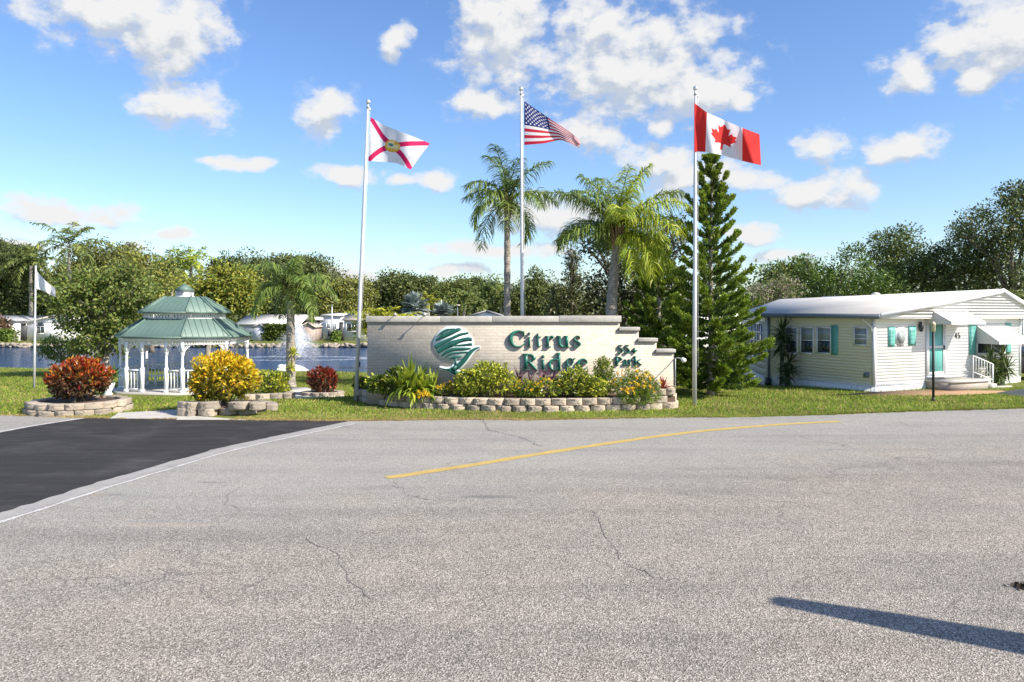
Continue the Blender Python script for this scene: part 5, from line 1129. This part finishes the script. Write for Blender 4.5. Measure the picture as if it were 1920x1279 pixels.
shrub('variegated_mound','big rounded yellow-green mound in the middle of the planter, right of the emblem','shrub',at0(910,25.2,.33),1,1,1,1,[G_schef,G_schefd],6500,.115,.05,37,mis=[.66,.34],lobes=[(0,0,.55,.98,.75,.58),(.1,0,.78,.6,.5,.40),(-.55,0,.4,.45,.5,.42)])
flower_shrub('flower_clump','green lantana with yellow flowers in front of the word Ridge',at0(1008,24.9,.33),[(-.35,0,.28,.52,.42,.30),(.3,0,.30,.56,.42,.33)],[G_schefd,G_mari,G_schef],[.5,.3,.2],3400,.10,.04,70,38,.06,.1)
t=thing('cordyline','purple-leaved plant with thin arching leaves behind the lantana','plant',at0(1016,26.2)); mb=MB(); r_=np.random.default_rng(39); o=np.array(at0(1016,26.2))
for dx in (-.75,-.4,0,.35,.7): rosette(mb,o+[dx,0,.42+r_.uniform(-.05,.1)],16,.5,.045,r_,(.1,1.4),1.0)
mb.build('leaves',G_purple,t)
mb=MB(); 
for dx in (-.75,-.4,0,.35,.7): mb.tube([o+[dx,0,-.05],o+[dx,0,.45]],.012,5)
mb.build('stalk_base',M['bark'],t)
shrub('variegated_mound','yellow-green shrub below the letters g and e of Ridge','shrub',at0(1082,25.3,.33),1,1,1,1,[G_schef,G_schefd],3800,.11,.048,40,mis=[.5,.5],lobes=[(-.1,0,.55,.62,.5,.48),(.1,-.1,.4,.65,.5,.4)])
shrub('cone_shrub','dark green cone-shaped shrub between Ridge and the 55+ Park lettering','shrub',at0(1131,26.0,.33),1,1,1,1,[G_mari,G_schefd,G_schef],3800,.08,.032,41,mis=[.35,.5,.15],lobes=[(0,0,.45,.52,.45,.5),(0,0,.85,.36,.32,.38),(0,0,1.12,.18,.18,.24)])
shrub('variegated_mound','small pale variegated shrub beside the marigolds','shrub',at0(1120,24.75,.33),1,1,1,1,[G_schef,G_schefd],1700,.12,.05,42,mis=[.75,.25],lobes=[(0,0,.32,.42,.35,.36)])
flower_shrub('marigold_bush','feathery green bush with yellow daisies spilling over the planter stones at the right',at0(1192,24.55,.12),[(0,.10,.66,.62,.5,.56),(.38,.1,.56,.46,.45,.45),(-.3,-.1,.5,.46,.45,.48),(.05,-.35,.33,.55,.4,.34)],[G_mari,G_schefd],[.75,.25],7600,.085,.022,85,43,.08,-.2,lambda q:(q[:,2]>.45))
t=thing('cordyline','small dark red spiky plant at the right end of the planter','plant',at0(1243,25.6,.5)); mb=MB(); o=np.array(at0(1243,25.6,.5)); rosette(mb,o+[0,0,.1],34,.42,.05,np.random.default_rng(44),(.1,1.4),.6); mb.tube([o-[0,0,.16],o+[0,0,.12]],.03,6); mb.build('leaves',G_maroon,t)
# ------------------------------------------------------------------ plants at the white house
def yucca(label,base,heads,mat,n=70,L=.75,W=.05,seed=1):
    rng=np.random.default_rng(seed); base=np.array(base,float); t=thing('yucca',label,'yucca',tuple(base)); mb=MB(); l2=MB()
    for h in heads:
        h=np.array(h,float); e=base+h; mb.tube([base+[h[0]*.4,h[1]*.4,-.3],base+[h[0]*.7,h[1]*.7,h[2]*.5],e],[.075,.06,.05],8); rosette(l2,e,n,L,W,rng,(-1.0,1.45),.35,3,(.8,1,.7,.03)); rosette(l2,e-[0,0,.22],n//2,L*.9,W,rng,(-1.2,.2),.4,3,(.8,1,.7,.03))
    mb.build('trunk',M['bark'],t,True); l2.build('leaves',mat,t); return t
b=at(1462,722,33.2); b[2]=-.2
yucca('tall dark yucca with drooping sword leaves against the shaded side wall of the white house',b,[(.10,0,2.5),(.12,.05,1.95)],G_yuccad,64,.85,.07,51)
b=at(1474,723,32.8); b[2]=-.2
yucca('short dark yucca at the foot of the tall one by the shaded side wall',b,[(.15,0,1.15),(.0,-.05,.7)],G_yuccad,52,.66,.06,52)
b=Fp(fs(1838),.75,0)
yucca('spiky light green yucca clump beside the white handrail',b,[(-.35,0,1.15),(.2,0,1.3),(.45,.1,.8),(0,-.1,.55),(-.15,0,.8)],G_yucca,70,.62,.05,53)
# ------------------------------------------------------------------ palms
def pz(py,Z): return HC-(py-YH)*Z/F_
def fr_tall(i,az,el,l): return az,el,l,0
b=np.array([(951-XC)*30.2/F_,30.2,0]); palm('queen_palm','tall slender queen palm behind the sign wall, left of the middle flagpole',tuple(b),pz(388,30.2),.165,.115,16,2.4,G_queen,61,els=(-.5,1.45),droop=1.75,nl=56,ll=.82,lw=.036,hang=2.6)
def fr_fat(i,az,el,l):
    mi=1 if (i in (0,1,2,3,4,5,6,8,9,10,12,13,15,16,18,19,21,23,26,29)) else 0
    mi=int(mi and (i<=7 or cos(az)>-.35))  # lime kept to the sunward right: sunlight put into the leaf colour
    az=az if i>7 else (i*.42-1.25)  # lower, yellow-green fronds hang to the right
    return az,el,l,mi
b=np.array([(1141-XC)*29.3/F_,29.3,0]); palm('queen_palm','thick-trunked queen palm leaning behind the sign wall with lime yellow hanging fronds',tuple(b),pz(450,29.3),.29,.17,28,3.0,G_queen,62,els=(-.25,1.45),lean=(.36,0),droop=1.6,nl=66,ll=1.0,lw=.04,bark=M['fat_palm_bark'],fr=fr_fat,mats2=[G_queen,G_queen_y],hang=2.8)
b=gr(545,726); palm('queen_palm','short palm with rough trunk standing in front of the pond fountain',tuple(b),pz(552,b[1]),.21,.15,20,2.0,G_queen,63,els=(-.45,1.35),droop=1.7,nl=48,ll=.66,lw=.038,bark=M['palm_bark'],hang=2.4)
for px,py,lab in [(551,663,'green air plant growing on the palm trunk at the pond, upper'),(546,691,'green air plant growing on the palm trunk at the pond, lower')]:
    p_=at(px,py,b[1]-.2); t=thing('air_plant',lab,'air plant',tuple(p_)); mb=MB(); rosette(mb,p_,44,.34,.05,np.random.default_rng(int(py)),(-.3,1.4),.9); mb.build('leaves',G_schef,t)
b=np.array([(138-XC)*82/F_,82.,0]); 
for px,cy,Z,L_,h_,lab,sd,mt in [(130,468,86,4.6,0,'tall palm rising above the trees at the left, right of the white flag',64,G_farpalm),(58,498,92,3.8,0,'pale drooping palm at the far left behind the white flag',65,G_farpalm),(322,508,88,3.1,0,'small palm crown above the yellowing tree, left of its brighter neighbour',66,G_farpalm),(358,498,90,3.0,0,'bright green palm crown above the gazebo roof',67,G_queen_y),
    (870,566,98,2.6,0,'distant palm above the middle of the sign wall, left of the tall palm',68,G_farpalm),(803,572,92,1.9,0,'distant palm with a browning crown above the emblem',69,G_yel),(940,560,100,2.6,0,'distant palm just left of the tall slender palm trunk',70,G_farpalm),(895,580,86,1.7,0,'low distant palm above the middle of the sign wall',80,G_farpalm)]:
    Z=float(Z); b=((px-XC)*Z/F_,Z,0.); palm('queen_palm',lab,b,pz(cy,Z),.26,.18,15,L_,mt,sd,els=(-.5,1.4),droop=1.8,nl=22,ll=L_*.26,lw=.14,shaft=False,group='palms across the pond',hang=1.7)
# areca clump and silver fan palms behind the wall
b=((722-XC)*42/F_,42.,0.); rng=np.random.default_rng(71); t=thing('areca_palm','bright yellow-green areca palm clump rising behind the left end of the sign wall','palm tree',b); mb=MB(); tk=MB()
for k in range(9):
    q=np.array(b)+[rng.uniform(-.6,.6),rng.uniform(-.5,.5),0]; h_=rng.uniform(1.5,2.3); tk.tube([q,q+[0,0,h_]],.06,6)
    for j in range(7): frond(mb,q+[0,0,h_],rng.uniform(0,6.28),rng.uniform(.7,1.4),rng.uniform(1.6,2.4),rng,1.3,24,.5,.06,0,.9)
tk.build('stems',M['palm_bark'],t); mb.build('crown',G_areca,t)
def fanpalm(label,px,cy,Z,r,sd):
    b=np.array([(px-XC)*Z/F_,Z,0]); rng=np.random.default_rng(sd); t=thing('silver_fan_palm',label,'palm tree',tuple(b),'silver fan palms behind the sign wall'); h_=pz(cy,Z); mb=MB(); mb.tube([b,b+[0,0,h_]],.2,8); mb.build('trunk',M['palm_bark'],t); mb=MB()
    for k in range(26):
        el=rng.uniform(-.6,1.4); az_=rng.uniform(0,6.28); d=np.array([cos(az_)*cos(el),sin(az_)*cos(el),sin(el)]); e=b+[0,0,h_]+d*r*.5; mb.tube([b+[0,0,h_],e],.025,4)
        s_=nrm(np.cross(d,[0,0,1.])); u_=np.cross(s_,d); n=22; a_=np.linspace(-1.9,1.9,n); D=d*np.cos(a_)[:,None]+s_*np.sin(a_)[:,None]+u_*.15; V,Fq=strips(np.repeat(e[None],n,0),D,r*.55,.13,.5,3,[.5,1,.8,.1],rng,.2); mb.add(V,Fq)
    mb.build('crown',G_silver,t)
fanpalm('silvery blue fan palm beside the lime areca, above the left part of the sign wall',778,578,46.,1.05,72); fanpalm('lower silvery blue fan palm above the emblem on the sign wall',829,592,44.,.95,73)

# ------------------------------------------------------------------ Norfolk pines
def norfolk(label,loc,H,Rb,seed,n0=6,top=1.0,step=.385,group=None,zb=.35):
    rng=np.random.default_rng(seed); o=np.array(loc,float); t=thing('norfolk_pine',label,'pine tree',tuple(o),group); mb=MB(); pts=np.array([o+[.03*sin(s*9),.03*cos(s*7),H*s-.1] for s in np.linspace(0,1,14)]); mb.tube(pts,np.linspace(.15,.02,14),8)
    lv=MB(); h=zb; PP=[];DD=[];NN=[];LL=[];TT=[]
    while h<H-.05:
        f=h/H; Lb=Rb*(1-f)**.55*(1.0 if f<.55 else 1.0)*(.86+.14*sin(h*5))+.16*(1-f); Lb*=min(1,.55+.35*h); nb=n0 if f<.8 else 5
        ph=rng.uniform(0,6.28); el0=np.interp(f,[0,.25,.6,1],[-.05,.06,.38,.8]); slim=np.interp(f,[.3,.6],[1,.74])
        for k in range(nb):
            az_=ph+k*2*pi/nb+rng.normal(0,.12); L_=Lb*rng.uniform(.85,1.1); m=9; p_=np.array([o[0],o[1],o[2]+h+rng.normal(0,.03)]); pl=[p_]; el=el0-.12
            for i in range(m):
                e=el+.55*((i+1)/m)**1.6; p_=p_+np.array([cos(az_)*cos(e),sin(az_)*cos(e),sin(e)])*L_/m; pl.append(p_)
            pl=np.array(pl); mb.tube(pl,np.linspace(.022,.006,m+1),4,cap=False); T=nrm(np.gradient(pl,axis=0))
            nbr=int(15+L_*22); s=rng.uniform(.06,1,nbr); s[:6]=1.0; i0=np.minimum((s*m).astype(int),m-1); fr=(s*m-i0)[:,None]; P=pl[i0]*(1-fr)+pl[np.minimum(i0+1,m)]*fr; Tt=T[i0]
            S=nrm(np.cross(Tt,[0,0,1.])+1e-5); U=np.cross(S,Tt); sd=rng.choice([-1.,1.],nbr)[:,None]
            bl=(.36+.10*L_)*(.45+.55*slim)*(1-.55*s)*np.minimum(1,.45+s*1.6)*rng.uniform(.75,1.15,nbr); D=nrm(Tt*1.0+S*sd*(.6*slim)*rng.uniform(.2,1.2,(nbr,1))+U*rng.uniform(.05,.55,(nbr,1)))
            nn_=11; q=rng.uniform(0,1,(nbr,nn_)); B=P[:,None]+D[:,None]*(bl[:,None]*q)[...,None]; rad=nrm(np.cross(D[:,None],rng.normal(0,1,(nbr,nn_,3)))); ND=nrm(D[:,None]*1.1+rad*.8+[0,0,.25])
            PP.append((B+rad*.018).reshape(-1,3)); DD.append(ND.reshape(-1,3)); NN.append(rng.normal(0,1,(nbr*nn_,3))); LL.append(np.full(nbr*nn_,.14)); TT.append(((s[:,None]+q*.35)>.80).astype(float).ravel())
        h+=step*np.interp(f,[0,.35,.5,.85,1],[.55,.7,1.15,1.2,1.2])
    P=np.concatenate(PP);D=np.concatenate(DD);N=np.concatenate(NN);L_=np.concatenate(LL);tt=np.concatenate(TT)
    V,Fq=leaf_quads(P,D,N,L_,.05); lv.add(V,Fq,((tt>0)&(rng.random(len(tt))<.75)).astype(int)); mb.build('trunk',M['pale_bark'],t,True); lv.build('crown',[G_pine,G_pine_tip],t); return t
b=gr(1333,742); norfolk('tall pointed Norfolk pine with tiered branches behind the right-hand flagpole',(b[0],b[1],0),9.15,2.1,81)
norfolk('broader, shorter Norfolk pine between the sign wall and the tall one',((1236-XC)*31.5/F_,31.5,0.),6.3,2.0,82,6)

# ------------------------------------------------------------------ broadleaf trees
def ptree(name,label,px,Z,lobes,leaf,r0=.18,ncl=320,per=14,seed=1,L=None,W=None,spread=None,group=None,mis=None,bark=None,inner=.45,rag=.22,fork=.4,dep=.8):
    far=L is None
    if far: ncl=int(ncl*1.25); per=66
    L=L or max(.11,.0033*Z); W=W or L*.62; spread=spread or .0078*Z
    lb=[((a-px)*Z/F_,0 if len(q)==4 else q[4],HC-(b_-YH)*Z/F_,c_*Z/F_,c_*Z/F_*dep,d_*Z/F_) for q in lobes for a,b_,c_,d_ in [q[:4]]]
    return tree(name,label,'tree',((px-XC)*Z/F_,float(Z),0.),lb,r0,leaf,ncl,per,spread,L,W,seed,group,mis=mis,bark=bark,inner=inner,rag=rag*(1.35 if group else .9),fork=fork)
ptree('broadleaf_tree','spreading multi-stemmed green tree beside the left of the gazebo',203,36,[(190,560,78,55),(142,588,46,40),(240,540,55,42),(180,636,54,36),(215,610,45,50),(160,535,50,34)],[G_mid,G_oak2],.2,600,20,101,.19,.10,.24,mis=[.55,.45],bark=M['pale_bark'],fork=.3)
ptree('shrub_tree','low olive bush by the pond bank, behind the red croton',118,38,[(118,655,42,22),(95,648,26,18),(145,650,26,18)],[G_mid,G_yel],.06,160,12,102,.16,.07,.2,mis=[.7,.3],fork=.2)
ptree('broadleaf_tree','yellowing autumn tree behind the gazebo roof',383,39,[(400,560,52,36),(440,545,48,40),(462,562,34,28),(420,525,42,26),(370,555,40,30)],[G_yel,G_mid],.16,560,20,103,.19,.10,.24,mis=[.72,.28],bark=M['pale_bark'],fork=.45)
ptree('broadleaf_tree','sparse olive tree with bare twigs left of the yellowing tree',285,62,[(285,540,50,52),(250,505,45,35),(310,545,40,40),(262,480,22,20)],[G_yel,G_oak2],.2,300,13,104,.28,.13,.42,mis=[.5,.5],fork=.4)
FAR='trees beyond the pond'
ptree('oak_tree','dark oak at the far left edge behind the white flag',30,95,[(20,530,60,62),(70,560,50,45),(-20,500,50,60),(40,480,40,24)],G_oak,.4,420,13,110,group=FAR)
ptree('oak_tree','dark oak between the far-left palm and the tall palm',170,98,[(170,520,60,55),(215,500,45,38),(120,545,45,45),(225,480,24,18),(200,570,55,40)],G_oak2,.4,420,13,111,group=FAR)
ptree('oak_tree','hazy green tree above the olive tree, left of the bright palm',292,104,[(292,535,48,55),(255,540,40,45),(330,545,36,42)],G_mid,.35,300,13,112,group=FAR)
ptree('oak_tree','dark oak right of the bright palm crown above the gazebo',455,102,[(450,530,52,42),(420,505,30,24),(480,515,40,34),(500,560,45,40)],G_oak,.4,400,13,113,group=FAR)
ptree('oak_tree','large dark oak behind the crown of the pond palm',560,106,[(540,545,58,52),(600,550,48,48),(520,510,42,28),(575,510,40,30)],[G_oak,G_oak2],.4,460,13,114,mis=[.6,.4],group=FAR)
ptree('oak_tree','olive brown tree left of the leaning flagpole',645,100,[(640,565,34,34),(668,560,30,32),(620,570,28,28)],[G_oak2,G_yel],.3,260,13,115,mis=[.7,.3],group=FAR)
ptree('oak_tree','dark tree between the leaning flagpole and the lime areca',700,112,[(700,562,34,28),(675,555,28,20),(725,555,24,24)],[G_oak],.3,240,13,116,group=FAR)
ptree('oak_tree','broad dark oak crown above the left part of the sign wall',757,108,[(757,550,44,30),(725,550,28,22),(792,560,34,30),(757,535,34,15),(780,540,28,18)],[G_oak,G_oak2],.35,420,13,117,mis=[.75,.25],group=FAR)
ptree('oak_tree','olive tree with a pointed top above the emblem',845,104,[(845,565,38,28),(822,575,26,20),(850,545,16,13)],[G_oak2,G_mid],.3,280,13,118,mis=[.7,.3],group=FAR)
ptree('oak_tree','flat-topped sparse tree left of the tall slender palm',893,118,[(893,538,22,10),(878,548,14,8),(908,548,14,8)],G_oak,.3,90,11,119,group=FAR,fork=.7)
ptree('oak_tree','dark low tree mass under the flat-topped tree',905,110,[(890,572,40,22),(930,565,30,26),(870,580,30,18)],[G_oak,G_mid],.3,300,13,120,mis=[.6,.4],group=FAR)
ptree('oak_tree','dark oak between the slender palm and the magnolia',1000,100,[(1000,562,34,34),(975,565,22,28),(1030,570,32,30),(1010,545,18,18)],[G_oak,G_oak2],.35,330,13,121,mis=[.6,.4],group=FAR)
# filler wood behind everything, one mass
mb=MB(); rng=np.random.default_rng(77); lb=[]
for px in np.arange(-560,1180,42): 
    Z=rng.uniform(120,136); top=rng.uniform(534,560); lb.append(((px-XC)*Z/F_,Z,(HC-(top-YH)*Z/F_)*.42,3.6,2.6,(HC-(top-YH)*Z/F_)*.58))
for px in np.arange(1080,2700,34):
    Z=rng.uniform(95,105); top=rng.uniform(490,530); lb.append(((px-XC)*Z/F_,Z,(HC-(top-YH)*Z/F_)*.34,4.6,2.6,(HC-(top-YH)*Z/F_)*(.62 if px>1400 else .42)))
crown(mb,lb,7600,14,.75,.55,.36,rng,.3,.2); o=mb.build('distant_wood',G_oak); tag(o,'far-off dark wood closing the view behind the homes','wood',kind='stuff')
# dark magnolia mass right of the slender palm
ptree('magnolia_tree','big dark glossy magnolia behind the thick leaning palm',1175,37,[(1130,560,62,62),(1200,540,70,70),(1110,450,38,32),(1160,470,50,45),(1240,500,48,60),(1080,590,52,40),(1265,580,50,70),(1265,440,30,36),(1180,620,90,60)],G_dark,.3,1500,12,131,.19,.095,.24,inner=.4,fork=.5)
ptree('cypress_tree','dark pointed conifer at the left shoulder of the magnolia',1072,36,[(1072,570,36,40),(1072,525,24,34),(1072,490,14,26),(1070,465,7,14),(1084,480,7,14),(1045,560,26,36),(1050,600,40,40)],[G_dark,G_oak2],.14,520,12,132,.15,.06,.16,mis=[.8,.2],inner=.2,fork=.8)
# trees behind the white house
ptree('broadleaf_tree','grey twiggy bush with yellow-green leaves right of the Norfolk pine',1440,58,[(1440,545,34,20),(1470,540,30,20),(1415,560,26,18)],[G_brown,G_mid],.12,260,12,140,.22,.08,.3,mis=[.65,.35],bark=M['pale_bark'])
ptree('broadleaf_tree','mid green tree behind the left end of the house roof',1472,66,[(1470,512,40,24),(1455,530,30,24),(1500,515,30,30)],[G_mid,G_oak2],.2,320,13,141,.28,.14,.36,mis=[.5,.5])
ptree('conifer_tree','dense dark green pine-like tree behind the house roof, with a ragged top',1560,62,[(1550,530,55,45),(1600,515,45,46),(1520,530,40,36),(1510,500,16,26),(1600,475,18,18),(1640,540,50,34)],G_pine,.25,640,14,142,.24,.11,.32)
ptree('oak_tree','tall oak with an airy crown behind the middle of the house',1690,66,[(1690,500,58,48),(1665,455,40,26),(1700,440,26,18),(1740,520,40,40),(1650,510,40,40),(1720,480,42,34)],[G_oak,G_mid],.3,780,13,143,.27,.13,.38,mis=[.65,.35])
ptree('oak_tree','rounded dark brownish oak behind the gable of the house',1805,64,[(1805,480,58,46),(1770,500,40,42),(1850,490,50,50),(1800,530,70,36)],[G_oak,G_oak2],.3,800,13,144,.26,.13,.36,mis=[.6,.4])
ptree('oak_tree','tallest oak reaching the top of the trees at the right edge',1900,62,[(1895,420,62,52),(1905,365,36,28),(1840,430,52,36),(1800,430,28,18),(1940,400,60,60),(1900,490,70,60),(1970,480,60,70)],[G_oak,G_oak2],.3,1250,13,145,.25,.13,.36,mis=[.75,.25])
ptree('oak_tree','oak just outside the right edge, beyond the neighbouring home',2080,66,[(2060,430,80,70),(2120,470,80,80),(2050,500,80,60)],G_oak,.4,420,13,146,.32,.17,.4)
b=((1900-XC)*54/F_,54.,0.); rng=np.random.default_rng(88); t=thing('palmetto','pale yellow-green palmetto above the right slope of the house roof','palm tree',b); mb=MB(); tk=MB()
for k in range(6):
    q=np.array(b)+[rng.uniform(-1.2,1.2),rng.uniform(-.6,.6),0]; h_=rng.uniform(3.2,4.0); tk.tube([q,q+[0,0,h_]],.1,6)
    for j in range(12): frond(mb,q+[0,0,h_],rng.uniform(0,6.28),rng.uniform(.2,1.4),rng.uniform(1.3,1.8),rng,1.2,20,.6,.09,0,.8)
tk.build('stems',M['palm_bark'],t); mb.build('crown',G_farpalm,t)
# clipped hedge and low bushes across the pond
rng=np.random.default_rng(90)
def hedge(label,p0,p1,yt,Z,leaf,n,seed):
    x0=(p0-XC)*Z/F_;x1=(p1-XC)*Z/F_;h_=HC-(yt-YH)*Z/F_; t=thing('hedge',label,'hedge',((x0+x1)/2,Z,0.)); rng=np.random.default_rng(seed); P=np.stack([rng.uniform(x0,x1,n),Z+rng.uniform(-.9,.9,n),rng.uniform(0,h_,n)],1); k=rng.random(n)<.55; P[k,1]=Z-.9+rng.normal(0,.08,k.sum()); k=rng.random(n)<.3; P[k,2]=h_+rng.normal(0,.1,k.sum()); D=rng.normal(0,1,(n,3))+[0,-.5,.5]; V,Fq=leaf_quads(P,D,rng.normal(0,1,(n,3))+[0,-.8,.5],.36,.2); mb=MB(); mb.add(V,Fq); mb.build('foliage',leaf,t)
    mb=MB(); 
    for x in np.arange(x0+.3,x1,.7): mb.tube([(x,Z,-.05),(x,Z,h_*.8)],.05,5)
    mb.build('stems',M['bark'],t)
hedge('clipped dark green hedge between the white shed and the fountain palm across the pond',498,546,613,85,leafmat('hedge_leaves',[(.03,.055,.01),(.06,.085,.015),(.09,.11,.02)],.2),2600,91)
hedge('low dark hedge in front of the far-left home across the pond',-14,29,622,82.5,G_mid,1500,92)
hedge('small clipped bush beside the narrow-windowed home across the pond',626,637,626,83,G_mid,500,93)
t=ptree('shrub_tree','reddish bush at the left edge in front of the far-left home',-6,83,[(-6,614,11,9)],G_redd,.06,30,11,94)

# ------------------------------------------------------------------ grass blades
rng=np.random.default_rng(55)
def grass_pts(n,y0,y1):
    y=rng.uniform(y0,y1,n); x=rng.uniform(-.74,.74,n)*y; return x,y
xa,ya=grass_pts(150000,15.2,23); xb,yb=grass_pts(120000,22,36); xc_,yc=grass_pts(60000,34,46)
x=np.concatenate([xa,xb,xc_]);y=np.concatenate([ya,yb,yc])
ex=rng.uniform(-15,18,26000); x=np.concatenate([x,ex]); y=np.concatenate([y,edge_y(ex)+rng.exponential(.05,26000)-.02-.09*np.clip(np.sin(ex*5.3)+np.sin(ex*2.1+1)+np.sin(ex*13.),0,2)*.5])
k=(y>edge_y(x)-.12)
pp=np.array([tuple(q) for q in inn]); k&=~inpoly(x,y,np.array([tuple(q) for q in ([p_+np.array([0,-.05]) for p_ in inn])])) & ~((x>wx(688))&(x<wx(1266))&(y>WY-1.4)&(y<WY+.45))
k&=~(np.hypot((x+13.75)/1.4,(y-23.75)/1.3)<1)&~(np.hypot((x+8.9)/1.2,(y-23.05)/1.05)<1)&~(np.hypot(x-GC[0],y-GC[1])<3.3)
def quadmask(pts): return inpoly(x,y,np.array([gr(*q)[:2] for q in pts]))
for q in [[(222,775),(345,768),(352,786),(205,785.5)],[(340,779),(470,788.4),(330,788)],[(536,728),(575,728),(600,737),(520,741)],[(430,749),(520,739),(640,736),(646,743),(560,747.5)],[(1560,741),(1640,735.5),(1740,731),(1880,733),(1905,737),(1760,742)],[(1868,738),(1905,732),(1990,724),(2300,726),(2300,745),(1960,748)]]: k&=~quadmask(q)
rel=np.stack([x-C0[0],y-C0[1]],1); s1=rel@d1[:2]; s2=rel@d2[:2]; k&=~((s1>-.05)&(s2>-1.2*(s1>4.5)*(s1<9)-.03)&(s2<22)&(s1<20))&~((x>10.8)&(y>34))
k&=(hgt(x,y)>-.3)
x=x[k];y=y[k];n=len(x); z=hgt(x,y)
big_=(y>23); L_=np.where(big_,.085,.06)*rng.uniform(.6,1.35,n); W_=np.where(big_,.03,.016)*rng.uniform(.7,1.3,n)
D=nrm(rng.normal(0,.55,(n,3))*[1,1,.2]+[0,0,1]); a_=rng.uniform(0,6.28,n); N=np.stack([np.cos(a_),np.sin(a_),np.zeros(n)],1); S=nrm(np.cross(D,N)); P=np.stack([x,y,z-.005],1)
V=np.stack([P-S*W_[:,None]/2,P+S*W_[:,None]/2,P+D*L_[:,None]],1).reshape(-1,3); Fq=np.arange(3*n).reshape(n,3)
de=y-edge_y(x); nz=np.sin(x*1.7+1.3)+np.sin(x*.61+y*.9)+np.sin(x*3.1-y*1.7)*.7
pd=.16+.75*np.exp(-np.maximum(de,0)/.28)*np.clip(.9-(x-1)*.12,.15,1)+.16*(nz>.6)+.22*(x<0)*(x>-9)*(de<1.6); mi=(rng.random(n)<pd).astype(int)
def grassmat(name,cols):
    m=leafmat(name,cols,.3,.6,.25,.5,.2); return m
mb=MB(); mb.add(V,Fq,mi); o=mb.build('grass',[grassmat('grass_blades',[(.07,.125,.014),(.125,.18,.02),(.21,.245,.03)]),grassmat('dry_grass',[(.20,.14,.06),(.30,.22,.10),(.18,.16,.05)])]); tag(o,'short green lawn grass browning along the road edge','grass',kind='stuff')
for o in list(bpy.data.objects):
    if 'o' in o.keys(): del o['o']
